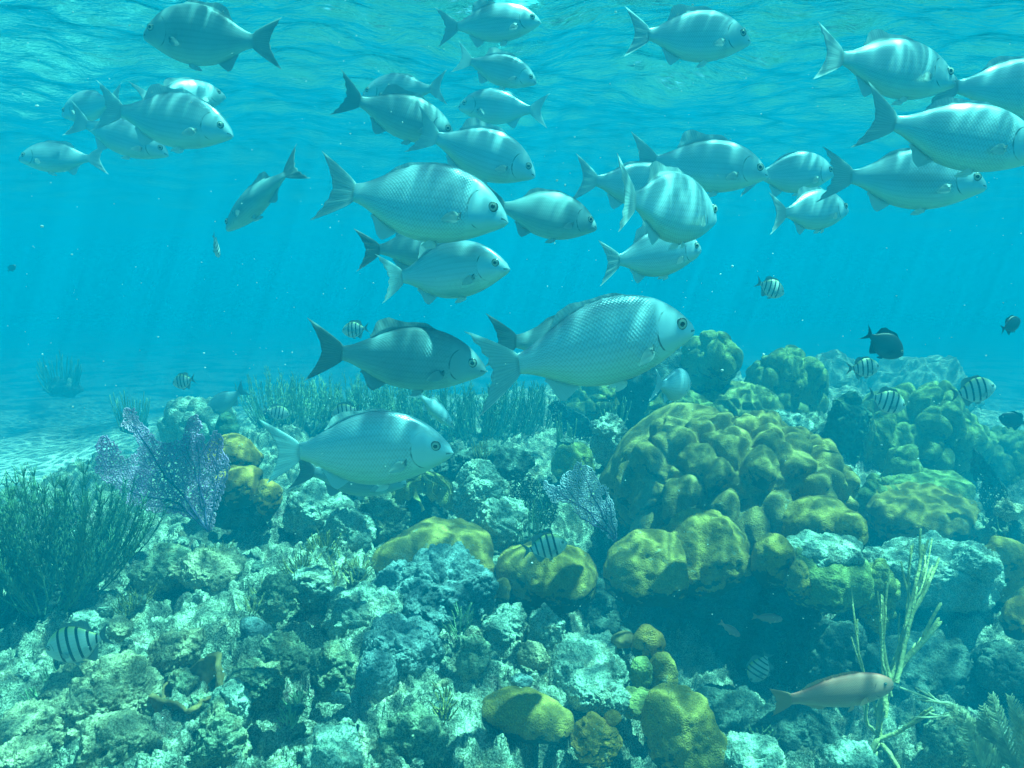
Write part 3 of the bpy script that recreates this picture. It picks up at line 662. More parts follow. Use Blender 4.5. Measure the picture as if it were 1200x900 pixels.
# ------------------------------------------------------------------ sea fans
def in_poly(x, y, poly):
    c = np.zeros(len(x), bool); n = len(poly)
    for i in range(n):
        x1, y1 = poly[i]; x2, y2 = poly[(i + 1) % n]
        if y1 == y2: continue
        m = ((y1 > y) != (y2 > y)) & (x < (x2 - x1) * (y - y1) / (y2 - y1) + x1); c ^= m
    return c
def sea_fan(label, base, poly, D, mat, veins, cellpx=3.2, thick=.0024, lean=.15, curl=.05, seed=0, group='sea fans', jag=3.0):
    rng = np.random.RandomState(seed); s = D / F_PX
    xs = [p[0] for p in poly]; ys = [p[1] for p in poly]
    gx, gy = np.meshgrid(np.arange(min(xs), max(xs), cellpx), np.arange(min(ys), max(ys), cellpx * .87)); gx = gx + (np.arange(gx.shape[0]) % 2)[:, None] * cellpx / 2
    shp = gx.shape; gx = gx + rng.uniform(-.34, .34, shp) * cellpx; gy = gy + rng.uniform(-.34, .34, shp) * cellpx
    x, y = gx.ravel(), gy.ravel(); Pn = np.stack([x / 16, y / 16, x * 0], -1)
    keep = in_poly(x + jag * vnoise(Pn, seed), y + jag * vnoise(Pn, seed + 1), poly)
    gaps = vnoise(np.stack([x / 13, y / 13, x * 0 + 3.3], -1), seed + 2) > .62; keep &= ~gaps
    idx = np.arange(len(x)).reshape(shp); E = []
    E.append(np.stack([idx[:, :-1].ravel(), idx[:, 1:].ravel()], -1))
    for par in (0, 1):
        a = idx[par:-1:2]; b = idx[par + 1::2][:len(a)]
        E.append(np.stack([a.ravel(), b.ravel()], -1))
        if par == 0: E.append(np.stack([a[:, 1:].ravel(), b[:, :-1].ravel()], -1))
        else: E.append(np.stack([a[:, :-1].ravel(), b[:, 1:].ravel()], -1))
    E = np.vstack(E); E = E[keep[E[:, 0]] & keep[E[:, 1]]]; E = E[rng.rand(len(E)) > .22]
    def world(px, py, extra=0):
        px, py = np.asarray(px, float), np.asarray(py, float); h = (base[1] - py) * s
        dep = lean * h + curl * .5 * np.sin(px / 37 + seed) + .004 * vnoise(np.stack([px / 20, py / 20, px * 0], -1), seed + 8) + extra
        return np.stack([(px - base[0]) * s, dep, h * .99], -1)
    W_ = world(x, y); A, B = W_[E[:, 0]], W_[E[:, 1]]; T = B - A; T /= np.linalg.norm(T, axis=1, keepdims=True) + 1e-9
    N1 = np.cross(T, [0, 1, 0.1]); N1 /= np.linalg.norm(N1, axis=1, keepdims=True) + 1e-9; N2 = np.cross(T, N1); V = []
    for k in range(3):
        a = k * 2.094; o_ = thick * (math.cos(a) * N1 + math.sin(a) * N2 * 1.6); V += [A + o_, B + o_]
    V = np.stack(V, 1).reshape(-1, 3); b = np.arange(len(E))[:, None] * 6
    F = np.concatenate([b + np.array([[0, 1, 3, 2]]), b + np.array([[2, 3, 5, 4]]), b + np.array([[4, 5, 1, 0]])])
    root = bpy.data.objects.new('sea_fan', None); COL.objects.link(root); root.location = at(*base, D); prop(root, label, 'sea fan', group)
    mesh_np('fan_mesh', V, [F], [M[mat]], root)
    tb = Tubes()
    for pl, r0 in veins:
        pl = np.array(pl, float); n = 14; t = np.linspace(0, len(pl) - 1, n); px = np.interp(t, range(len(pl)), pl[:, 0]); py = np.interp(t, range(len(pl)), pl[:, 1])
        px = px + 1.2 * np.sin(np.arange(n) * 1.3 + seed); tb.tube(world(px, py, -.002), r0, .0012, 5)
        for q in range(5):                                   # side veins
            i = rng.randint(2, n - 2); an = math.atan2(py[i + 1] - py[i - 1], px[i + 1] - px[i - 1]) + rng.choice([-1, 1]) * rng.uniform(.4, .8); L = rng.uniform(14, 34)
            qx = px[i] + np.cos(an) * np.linspace(0, L, 6); qy = py[i] + np.sin(an) * np.linspace(0, L, 6)
            if in_poly(qx[-1:], qy[-1:], poly)[0]: tb.tube(world(qx, qy, -.002), r0 * .4, .0008, 4)
    tb.build('fan_branches', M['fan_vein'] if mat != 'fan_grey' else M['rod_dark'], root)
    return root
sea_fan('big purple sea fan with three upright lobes in the left of the reef', (246, 622),
        [(244,624),(228,612),(205,607),(165,604),(140,594),(122,572),(104,556),(98,528),(108,512),(122,522),(136,545),(150,528),(126,505),(124,484),(138,482),(146,500),(166,518),(176,526),(196,524),(200,500),(214,490),(224,505),(230,524),(240,508),(250,512),(256,532),(264,548),(262,575),(254,600),(250,620)],
        2.75, 'fan_purple', [([(246,622),(215,592),(180,560),(150,520),(134,490)], .006), ([(246,622),(200,592),(150,584),(118,556)], .005), ([(246,622),(228,570),(214,500)], .005), ([(246,622),(250,580),(246,520)], .004), ([(230,606),(190,598),(150,596)], .003), ([(236,600),(222,560),(204,528)], .0035)], seed=3, cellpx=3.0, thick=.0024, lean=.4)
sea_fan('small lavender sea fan in front of the big mound', (722, 634),
        [(724,634),(700,620),(680,612),(668,596),(650,592),(636,578),(640,568),(656,572),(662,556),(676,546),(690,552),(706,566),(718,580),(722,604)],
        2.75, 'fan_blue', [([(722,634),(704,600),(684,558)], .004), ([(722,634),(690,600),(648,576)], .004), ([(722,634),(716,600),(708,574)], .003), ([(712,622),(690,612),(672,600)], .0025)], seed=5, cellpx=2.6, thick=.0022, jag=8, lean=.45)
sea_fan('dark bluish sea fan standing left of the lavender one', (632, 628),
        [(634,630),(612,618),(598,598),(592,572),(600,556),(616,552),(632,560),(648,556),(656,580),(652,604),(642,624)],
        2.95, 'fan_grey', [([(632,628),(616,590),(606,562)], .004), ([(632,628),(634,590),(630,560)], .004), ([(632,628),(646,600),(648,570)], .004)], seed=6, cellpx=3.4, thick=.0024)
sea_fan('grey sea fan leaning at the right edge behind the draped coral', (1180, 640),
        [(1180,642),(1160,610),(1150,580),(1140,545),(1146,525),(1160,540),(1176,562),(1192,590),(1200,620),(1196,640)],
        3.2, 'fan_grey', [([(1180,640),(1166,590),(1148,535)], .004), ([(1180,640),(1184,600),(1180,570)], .004)], seed=8, cellpx=3.0, thick=.0030)
sea_fan('faint sea fan among the background sea rods, below the big chubs', (690, 520),
        [(690,522),(664,512),(648,496),(640,476),(652,468),(670,478),(688,488),(700,505)],
        4.2, 'fan_grey', [([(690,520),(670,495),(650,474)], .004), ([(690,520),(686,500),(680,486)], .003)], seed=9, cellpx=2.8, thick=.004)

# ------------------------------------------------------------------ sea rods and plumes
def colony(name, label, base, D, n, spread, length, mat, rad, curve=.35, lean=(0, 0), seed=0, group='bushy sea rods', twig=0, depth=.25, basew=8, droop=0.0):
    """many upright stems from one foot; spread in degrees to either side, length in photo pixels"""
    rng = random.Random(seed); s = D / F_PX
    root = bpy.data.objects.new(name, None); COL.objects.link(root); root.location = at(*base, D); prop(root, label, 'sea rod', group)
    tb = Tubes(); fz = Tubes()
    for k in range(n):
        u = rng.uniform(-1, 1); a = R(u * spread + lean[0]); L = rng.uniform(.6, 1.0) * length * s * (1 - .15 * abs(u)); dy = rng.uniform(-1, 1) * .45 + lean[1]
        p = Vector((u * basew * s * rng.uniform(.5, 1.2), rng.uniform(-1, 1) * depth * .3, rng.uniform(-6, 4) * s)); pts = [p[:]]
        d = Vector((math.sin(a * .8) * (1 + curve), dy, math.cos(a))).normalized(); m = 9
        ph = rng.uniform(0, 6.28)
        for i in range(m):
            q = i / m
            d = (d + Vector((0, 0, curve * .28)) + Vector((math.sin(ph + i * .9), math.cos(ph * 2 + i), 0)) * .06 - Vector((0, 0, droop * q))).normalized(); p = p + d * (L / m); pts.append(p[:])
            if twig and i > 0:
                for z in range(twig):
                    v = Vector((rng.uniform(-1, 1), rng.uniform(-1, 1), rng.uniform(.1, .9))).normalized(); v = (v + d * .9).normalized(); l2 = rng.uniform(.05, .12) * L
                    fz.tube([p[:], (p + v * l2 * .5)[:], (p + v * l2 + Vector((0, 0, l2 * .2)))[:]], rad * .5, rad * .32, 4)
        tb.tube(pts, rad, rad * .65, 5)
    tb.build('stems', M[mat], root)
    if twig: fz.build('branchlets', M[mat], root)
    f = lump('holdfast', None, None, 'rock_dark', base[0], base[1], basew * 2.2, basew * 1.4, D, 'rock', seed=seed + 3, sub=4); f.location = Vector(f.location) - root.location; f.parent = root
    return root
colony('sea_plume', 'dense dark green sea plume fanning up at the left edge', (66, 705), 2.3, 110, 58, 158, 'rod_dark', .0026, .35, (-2, 0), 3, twig=9, basew=34)
colony('sea_plume', 'second dark sea plume leaning over the left edge of the frame', (-10, 720), 2.35, 50, 60, 120, 'rod_dark', .0026, .35, (-6, 0), 4, twig=6, basew=26)
colony('sea_plume', 'low dark sea plume right beside the dense one, under the purple fan', (112, 672), 2.6, 46, 50, 120, 'rod_dark', .0024, .35, (10, 0), 5, twig=5, basew=20)
hz = [(322,500,5.0,70,'leftmost tall sea rod bush of the hazy hedge behind the chubs'),(352,502,4.8,66,'pale tipped sea rod bush, second from the left in the hazy hedge'),(386,500,4.9,62,'sea rod bush of the hazy hedge under the tail of the dusky chub'),
      (422,500,4.9,64,'sea rod bush of the hazy hedge under the body of the dusky chub'),(456,500,4.9,62,'sea rod bush right above the back of the lone bright chub'),(488,498,4.8,60,'rightmost sea rod bush of the left half of the hazy hedge'),
      (524,520,4.6,78,'dark sea rod bush behind the snout of the lone bright chub'),(560,524,4.5,86,'dark sea rod bush under the tail fin of the largest chub'),(598,520,4.6,84,'dark hazy sea rod bush right of the tail fin of the largest chub'),(632,512,4.8,66,'last sea rod bush of the hazy hedge, below the belly of the largest chub')]
for k, (px, py, D, L, lb) in enumerate(hz):
    colony('sea_rod', lb, (px, py), D, 52, 44, L * .95, 'rod_green' if k < 6 else 'rod_dark', .0040, .4, (0, 0), 20 + k, basew=20, twig=3, group='sea rods in the hazy hedge')
colony('sea_rod', 'spiky pale sea rod tuft on the dark ridge behind the lone bright chub snout', (567, 534), 3.2, 18, 34, 22, 'rod_yellow', .0022, .5, seed=40, basew=12, group='small tufts')
colony('sea_rod', 'upright pale green sea rod tuft left of the olive green lump', (662, 528), 3.7, 16, 14, 48, 'rod_green', .004, .5, seed=41, basew=9, group='small tufts')
colony('sea_rod', 'dark rods hanging over the shaded fan left of the lavender fan', (622, 632), 2.8, 30, 16, 52, 'rod_dark', .0020, .4, seed=42, basew=20, group='small tufts')
colony('branching_coral', 'small pale branching coral tuft left of the flat topped olive coral', (378, 650), 2.6, 26, 55, 26, 'knob', .0035, .3, seed=43, basew=10, twig=2, group='branching tufts')
colony('branching_coral', 'yellowish branching coral tuft just below the pale one', (396, 676), 2.5, 24, 60, 24, 'rod_yellow', .0038, .3, seed=44, basew=10, twig=2, group='branching tufts')
colony('sea_rod', 'small olive sea rod bush behind the olive green lump', (720, 500), 4.3, 24, 34, 40, 'rod_green', .004, .5, seed=45, basew=10, group='small tufts')
colony('sea_rod', 'dim sea rod bush above the yellow lobes at left', (155, 500), 5.4, 34, 36, 46, 'rod_green', .005, .5, seed=46, basew=12, group='small tufts')
colony('sea_rod', 'far dim bush in the open water at the left', (70, 455), 8.0, 40, 36, 46, 'rod_dark', .008, .5, seed=47, basew=16, group='small tufts')

for k, (px, py, D, L, mt, lb) in enumerate([(250, 652, 2.5, 20, 'knob', 'tiny finger coral tuft at the foot of the purple fan'), (352, 664, 2.4, 22, 'knob', 'small finger coral tuft left of the two pale tufts'), (300, 700, 2.15, 18, 'rod_yellow', 'short yellowish tuft above the round bluish knob'),
      (160, 700, 2.3, 20, 'knob', 'olive finger coral tuft right of the dense sea plume'), (420, 668, 2.45, 18, 'rod_yellow', 'tiny tuft between the yellowish tuft and the bluish boulder'), (540, 726, 2.15, 18, 'rod_green', 'green algae tuft right below the arched bluish rock'),
      (60, 800, 1.85, 20, 'rod_green', 'green algae tuft under the large barred damselfish'), (345, 828, 1.7, 18, 'rod_green', 'green algae tuft right of the white tipped rock'), (520, 822, 1.75, 18, 'knob', 'little finger coral tuft left of the long bean shaped coral'), (900, 872, 1.9, 20, 'rod_green', 'green algae tuft on the floor under the parrotfish tail')]):
    colony('branching_coral' if mt != 'rod_green' else 'algae_tuft', lb, (px, py + 6), D, 34, 60, L, mt, .0022, .25, seed=80 + k, basew=9, twig=2, group='tiny tufts on the rubble')

def gorgonian():
    """forked yellow gorgonian in the lower right; polylines in photo pixels, with depth offsets"""
    base = (1030, 872); D = 2.05; s = D / F_PX; rng = random.Random(6)
    root = bpy.data.objects.new('gorgonian', None); COL.objects.link(root); root.location = at(*base, D); prop(root, 'yellow forked gorgonian spreading its stems at lower right', 'gorgonian')
    tb = Tubes()
    def W_(p, dz): return ((p[0] - base[0]) * s, dz, (base[1] - p[1]) * s)
    def stem(P, r, dz0, dz1, forks=0, parts=None):
        n = len(P); Q = [W_(p, dz0 + (dz1 - dz0) * i / (n - 1)) for i, p in enumerate(P)]
        t = np.linspace(0, n - 1, n * 4); Q = np.array(Q); C = np.stack([np.interp(t, range(n), Q[:, a]) for a in range(3)], -1)
        for _ in range(2): C[1:-1] = (C[:-2] + C[1:-1] * 2 + C[2:]) / 4
        C[1:-1] += np.array([[rng.uniform(-1, 1) * .0016 for _ in range(3)] for _ in range(len(C) - 2)])
        tb.tube(C, r * 1.45, r * .9, 7)
        for f in range(forks):
            i = rng.randint(len(C) // 3, len(C) - 3); d = Vector(C[i + 1] - C[i - 1]).normalized(); L = rng.uniform(.05, .13)
            v = (d + Vector((rng.uniform(-.5, .5), rng.uniform(-.4, .4), rng.uniform(-.1, .5)))).normalized(); p = Vector(C[i]); pts = [p[:]]
            for q in range(5): v = (v * .8 + d * .25 + Vector((0, 0, .05))).normalized(); p = p + v * L / 5; pts.append(p[:])
            tb.tube(pts, r * .95, r * .7, 6)
    stem([(1030,872),(1032,842),(1040,812),(1062,788),(1092,762),(1112,742)], .0062, 0, .10, 5)
    stem([(1046,806),(1072,786),(1096,752),(1104,716),(1122,676)], .0040, .04, .3, 6)
    stem([(1030,880),(1000,884),(975,896),(950,915)], .0050, 0, -.2, 4)
    stem([(1032,868),(1010,880),(1000,900),(985,915)], .0042, 0, -.1, 3)
    stem([(1034,838),(1050,802),(1074,772),(1088,740),(1108,700),(1124,668)], .0052, 0, .25, 7)
    stem([(1050,800),(1066,772),(1082,735),(1110,708),(1128,690)], .0046, .02, .2, 5)
    stem([(1036,828),(1040,790),(1044,750),(1048,712)], .0038, .02, .12, 4)
    stem([(1036,850),(1060,812),(1080,790),(1100,752),(1132,716),(1140,690)], .0034, .06, .3, 6)
    stem([(1034,846),(1026,812),(1020,776),(1026,748)], .0028, .03, .15, 3)
    stem([(1044,800),(1046,770),(1056,735),(1072,702)], .0038, .03, .2, 4)
    stem([(1040,812),(1034,780),(1034,745),(1038,722)], .0032, 0, .08, 3)
    stem([(1028,864),(1010,874),(985,886),(962,900)], .0052, 0, -.12, 4)
    stem([(1030,868),(1040,880),(1044,900),(1030,920)], .0052, 0, -.15, 3)
    stem([(1030,862),(1016,850),(1022,820),(1024,800)], .0040, 0, .06, 3)
    stem([(1030,866),(1048,854),(1058,840),(1064,832)], .0046, 0, -.04, 3)
    stem([(1034,850),(1060,826),(1092,800),(1118,788)], .0030, .05, .2, 2)
    stem([(1026,872),(1004,892),(990,905)], .0044, 0, -.1, 2)
    tb.build('stems', M['rod_yellow'], root)
    root2 = bpy.data.objects.new('gorgonian', None); COL.objects.link(root2); base = (1140, 850); root2.location = at(*base, 1.95); s = 1.95 / F_PX
    prop(root2, 'thin pale twigs reaching left above the pale plume', 'gorgonian'); tb = Tubes()
    stem([(1140,850),(1132,832),(1110,822),(1080,818),(1072,816)], .0034, 0, 0, 1)
    stem([(1128,828),(1104,826),(1090,814)], .0028, 0, .02, 1)
    stem([(1136,842),(1112,834),(1098,834),(1080,826)], .0026, 0, -.03, 1)
    tb.build('stems', M['feather'], root2)
gorgonian()

def plume(label, base, tips, D, seed):
    rng = random.Random(seed); s = D / F_PX
    root = bpy.data.objects.new('feather_plume', None); COL.objects.link(root); root.location = at(*base, D); prop(root, label, 'sea plume', 'pale feather plumes')
    tb = Tubes(); fz = Tubes()
    for k, (tx, ty) in enumerate(tips):
        a = Vector((0, 0, 0)); b = Vector(((tx - base[0]) * s, rng.uniform(-.06, .06), (base[1] - ty) * s)); n = 26
        side = Vector((b.z, 0, -b.x)).normalized(); pts = [(a.lerp(b, i / n) + side * (math.sin(i / n * 3.1) * .012 * (1 if k % 2 else -1)))[:] for i in range(n + 1)]
        tb.tube(pts, .0022, .0009, 5); d = b.normalized()
        for i in range(2, n):
            for z in range(3):
                p = Vector(pts[i]) + d * (b.length / n) * z / 3
                for sg in (1, -1):
                    l2 = .034 * math.sin(math.pi * min(.96, .16 + .84 * i / n)) ** .6 * rng.uniform(.75, 1.1); v = (side * sg * .75 + d * .75 + Vector((0, rng.uniform(-.25, .25), 0))).normalized()
                    fz.tube([p[:], (p + v * l2 * .55)[:], (p + v * l2 + d * l2 * .15)[:]], .0012, .0007, 3)
    tb.build('stems', M['feather'], root); fz.build('pinnules', M['feather'], root)
plume('pale feather plume, left of the two in the lower right corner', (1172, 915), [(1112, 826), (1122, 838), (1136, 842), (1128, 860), (1118, 850), (1148, 850)], 1.7, 1)
plume('pale feather plume cut by the right edge in the lower right corner', (1206, 925), [(1172, 822), (1184, 818), (1196, 822), (1208, 815), (1164, 838), (1188, 836), (1222, 828)], 1.68, 2)

# loose rubble scattered over the near reef, small lumps that look alike within one area
def rubble():
    protos = [lump('loose_stone', None, None, m, 600, 450, 15, 9, 2.0, 'rock', seed=200 + k, sub=5, amp=.014, cell=.018) for k, m in enumerate(['rock_mid', 'rock_pale', 'rock_tan', 'rock_dark'])]
    rng = random.Random(12)
    areas = [((0, 230), (760, 900), 16, 'small rough rubble stone among the tan rocks of the lower left corner'), ((230, 430), (640, 900), 26, 'small rough rubble stone on the reef between the purple fan and the bottom edge'),
             ((430, 600), (560, 900), 20, 'small rough rubble stone among the bluish and pale rocks of the middle'), ((60, 330), (600, 760), 18, 'small rough rubble stone at the foot of the sea plumes and the purple fan'),
             ((860, 1180), (840, 900), 14, 'small rough rubble stone at the foot of the gorgonian and under the parrotfish'), ((700, 1180), (440, 560), 18, 'small rough rubble stone between the background corals at right')]
    for ai, ((x0, x1), (y0, y1), n, lb) in enumerate(areas):
        for k in range(n):
            px, py = rng.uniform(x0, x1), rng.uniform(y0, y1)
            ray = at(px, py, 1.0)                                   # walk the ray down to the reef floor
            D = None
            for q in np.arange(1.2, 6.5, .04):
                if ray[2] * q < floor_z(ray[0] * q, ray[1] * q) + .02: D = q; break
            if D is None: continue
            p = protos[rng.choice([0, 0, 1, 1, 2, 3])]; o = p.copy(); COL.objects.link(o)
            o.location = ray * D; o.scale = [rng.uniform(.6, 1.6) * (D / 2) ** .5 for _ in range(3)]; o.rotation_euler = (rng.uniform(0, 6), rng.uniform(0, 6), rng.uniform(0, 6))
            prop(o, lb, 'rock', 'rubble area %s' % 'abcdef'[ai])
            o['group'] = ['lower left rubble', 'left middle rubble', 'central rubble', 'rubble by the purple fan', 'rubble by the gorgonian', 'background rubble'][ai]
    for p in protos: bpy.data.objects.remove(p)
rubble()
# ------------------------------------------------------------------ fish
def cr(xs, ys, x):
    """smooth interpolation through points"""
    xs = np.asarray(xs, float); ys = np.asarray(ys, float)
    d = np.gradient(ys, xs); i = np.clip(np.searchsorted(xs, x) - 1, 0, len(xs) - 2)
    h = xs[i + 1] - xs[i]; t = np.clip((x - xs[i]) / h, 0, 1)
    return ((2*t**3-3*t*t+1)*ys[i] + (t**3-2*t*t+t)*h*d[i] + (-2*t**3+3*t*t)*ys[i+1] + (t**3-t*t)*h*d[i+1])
SPEC = {
 'chub': dict(x=[0,.012,.04,.09,.16,.25,.34,.44,.54,.63,.70,.76,.80],
              top=[-.012,.014,.048,.096,.142,.176,.190,.184,.157,.116,.079,.051,.041],
              bot=[-.024,-.038,-.055,-.080,-.113,-.145,-.163,-.166,-.150,-.114,-.078,-.052,-.042],
              wid=[.004,.020,.036,.052,.066,.078,.082,.078,.064,.046,.031,.018,.009],
              tail=(.17, .915, 1.0), dorsal=(.30, .67, .020, .050), anal=(.54, .70, .065), eye=(.082, .032, .027), pec=(.235, -.035, .105)),
 'sergeant': dict(x=[0,.015,.05,.1,.18,.28,.38,.48,.58,.67,.73,.78,.82],
              top=[.0,.03,.085,.145,.205,.25,.265,.25,.205,.14,.09,.06,.052],
              bot=[-.01,-.035,-.085,-.14,-.2,-.245,-.262,-.25,-.21,-.14,-.09,-.06,-.052],
              wid=[.005,.025,.045,.062,.078,.085,.082,.072,.055,.036,.025,.016,.009],
              tail=(.17, .89, 1.0), dorsal=(.26, .76, .05, .10), anal=(.50, .76, .10), eye=(.10, .05, .034), pec=(.25, -.03, .14)),
 'parrot': dict(x=[0,.012,.04,.09,.16,.25,.35,.45,.55,.65,.72,.78,.83],
              top=[.01,.034,.060,.088,.112,.130,.134,.126,.108,.080,.062,.050,.046],
              bot=[-.02,-.042,-.064,-.088,-.110,-.128,-.134,-.128,-.110,-.080,-.060,-.050,-.046],
              wid=[.006,.024,.04,.052,.062,.07,.07,.064,.052,.036,.026,.017,.009],
              tail=(.115, .95, 1.0), dorsal=(.22, .76, .022, .030), anal=(.52, .76, .03), eye=(.085, .036, .014), pec=(.235, -.02, .10)),
}
def fish_mesh(kind, seed, mats, bend=0.0, slim=1.0, erect=1.0):
    S = SPEC[kind]; NX, NR = 46, 28
    xe = S['x'][-1]
    u = np.linspace(0, 1, NX); x = xe * (0.35 * u + 0.65 * u * u * (3 - 2 * u)); x = xe * (0.75 * u + 0.25 * u ** 1.0); x[:6] = xe * np.array([0, .008, .02, .045, .07, .10]); x[6:] = np.linspace(xe * .13, xe, NX - 6)
    top = cr(S['x'], S['top'], x) * slim; bot = cr(S['x'], S['bot'], x) * slim; wid = cr(S['x'], S['wid'], x)
    th = np.arange(NR) * 2 * math.pi / NR                     # 0 = dorsal ridge, pi = belly
    V = []; UV = []
    for i in range(NX):
        mid, hh = (top[i] + bot[i]) / 2, (top[i] - bot[i]) / 2
        c, s_ = np.cos(th), np.sin(th)
        zz = mid + hh * c
        yy = wid[i] * np.sign(s_) * np.abs(s_) ** 0.9 * (1 - 0.12 * c)
        V.append(np.stack([np.full(NR, x[i]), yy, zz], -1))
        vv = np.minimum(th, 2 * math.pi - th) / math.pi
        UV.append(np.stack([np.full(NR, x[i]), vv], -1))
    V = list(np.vstack(V)); UV = list(np.vstack(UV)); F = []; MI = []
    for i in range(NX - 1):
        for j in range(NR):
            j2 = (j + 1) % NR
            F.append((i * NR + j, i * NR + j2, (i + 1) * NR + j2, (i + 1) * NR + j)); MI.append(0)
    tris = []; TM = []
    V.append(np.array([-.004, 0, (top[0] + bot[0]) / 2])); UV.append(np.array([0, .5])); nose = len(V) - 1
    for j in range(NR): tris.append((nose, (j + 1) % NR, j)); TM.append(0)
    def add(v, uv): V.append(np.array(v, float)); UV.append(np.array(uv, float)); return len(V) - 1
    rng = random.Random(seed)
    # tail: a forked sheet grown out of the last ring
    tz, notch, tip = S['tail']; last = (NX - 1) * NR; H = NR // 2
    prev = [(last + j, last + (NR - j) % NR) for j in range(H + 1)]       # pairs left/right along the end of the body
    NU = 12; s = 1 - 2 * np.arange(H + 1) / H
    ex = notch + (tip - notch) * np.abs(s) ** 1.5; ez = tz * s * (1 + 0.05 * abs(1))
    rows = []
    for a in range(1, NU + 1):
        uu = a / NU; row = []
        for j in range(H + 1):
            b = V[prev[j][0]]
            xx = xe + (ex[j] - xe) * uu
            zz = b[2] * (1 - uu) + ez[j] * uu ** .88
            ripple = 0.0035 * math.sin(j * 2.3 + seed) * uu
            th_ = 0.0045 * (1 - uu) + 0.0008
            if a == NU: xx += 0.006 * math.sin(j * 3.1 + seed)
            i1 = add((xx, ripple + th_, zz), (1.0 + uu, j / H)); i2 = add((xx, ripple - th_, zz), (1.0 + uu, j / H)); row.append((i1, i2))
        rows.append(row)
    rows.insert(0, prev)
    for a in range(NU):
        for j in range(H):
            F.append((rows[a][j][0], rows[a][j + 1][0], rows[a + 1][j + 1][0], rows[a + 1][j][0])); MI.append(1)
            F.append((rows[a][j][1], rows[a + 1][j][1], rows[a + 1][j + 1][1], rows[a][j + 1][1])); MI.append(1)
        for j in (0, H):
            F.append((rows[a][j][0], rows[a + 1][j][0], rows[a + 1][j][1], rows[a][j][1])); MI.append(1)
    for j in range(H): F.append((rows[NU][j][0], rows[NU][j + 1][0], rows[NU][j + 1][1], rows[NU][j][1])); MI.append(1)
    # median fins: strips sharing the ridge vertices of the body
    def median(x0, x1, hfun, sgn):
        ids = [i for i in range(NX) if x0 <= x[i] <= x1]
        ring = 0 if sgn > 0 else NR // 2
        n = len(ids); pr = [i * NR + ring for i in ids]; R_ = 4
        for r in range(1, R_ + 1):
            cur = []
            for k, i in enumerate(ids):
                q = k / (n - 1); h = hfun(q) * r / R_; b = V[ids[k] * NR + ring]
                cur.append(add((b[0] + 0.55 * h, 0.003 * math.sin(k * 1.7 + seed) * r / R_, b[2] + sgn * h), (3.0 + q * .999, r / R_)))
            for k in range(n - 1): F.append((pr[k], pr[k + 1], cur[k + 1], cur[k])); MI.append(1)
            pr = cur
    a0, a1, h0, h1 = S['dorsal']
    median(a0, a1, lambda q: erect * (h0 * min(1, q / .12) * (1 - smooth01(.45, .6, q)) + h1 * smooth01(.42, .66, q) * (1 - smooth01(.8, 1.0, q) * .85)), 1)
    a0, a1, h0 = S['anal']
    median(a0, a1, lambda q: h0 * min(1, q / .22) * (1 - .8 * smooth01(.35, 1.0, q)), -1)
    # paired fins: small rounded sheets rooted on body vertices
    def paired(xr, ring, length, width, dirv, sgn):
        i = int(np.argmin(np.abs(x - xr))); j = ring if sgn > 0 else (NR - ring) % NR
        b0, b1 = i * NR + j, i * NR + ((j + sgn) % NR)
        d = Vector(dirv); d.y *= sgn; d.normalize(); side = Vector((0.25, 0.0, -1.0)); side = (side - d * side.dot(d)).normalized()
        root = Vector((V[b0] + V[b1]) / 2); K = 6; L_ = 7
        pr = None
        for r in range(1, L_ + 1):
            q = r / L_; wv = width * (math.sin(math.pi * min(.93, .18 + .75 * q)) ** .8); cur = []
            for k in range(K + 1):
                s2 = k / K - .5; c_ = root + d * (length * q * (1 - .28 * abs(s2) ** 1.5)) + side * (wv * s2 * (1 if q > .2 else .6)) + Vector((0, sgn * (0.006 + .01 * q + .0015 * math.sin(k * 2 + r)), 0))
                cur.append(add(c_, (4.5 + q * .4, k / K)))
            if pr is None:
                for k in range(K): tris.append((b0 if k < K // 2 else b1, cur[k], cur[k + 1])); TM.append(1)
                tris.append((b0, b1, cur[K // 2])); TM.append(1)
            else:
                for k in range(K): F.append((pr[k], pr[k + 1], cur[k + 1], cur[k])); MI.append(1)
            pr = cur
    px_, pz_, pl_ = S['pec']
    spread = rng.uniform(.12, .42)
    for sg in (1, -1):
        paired(px_, 8, pl_, pl_ * .55, (1, spread, -.28 - rng.uniform(0, .3)), sg)
        paired(px_ + .10, 13, pl_ * .8, pl_ * .35, (.9, .12, -.42), sg)
    V = np.array(V); UV = np.array(UV)
    k = np.clip((V[:, 0] - .30) / .7, 0, 2); V[:, 1] += bend * k ** 2 * .30 - bend * .10 * np.clip(.30 - V[:, 0], 0, 1) * 2
    V[:, 0] -= .45
    me = mesh_np('fish', V, [np.array(F), np.array(tris)], mats, None, True, MI + TM, UV)
    return me.data, me
def smooth01(a, b, q):
    t = min(1, max(0, (q - a) / (b - a))); return t * t * (3 - 2 * t)

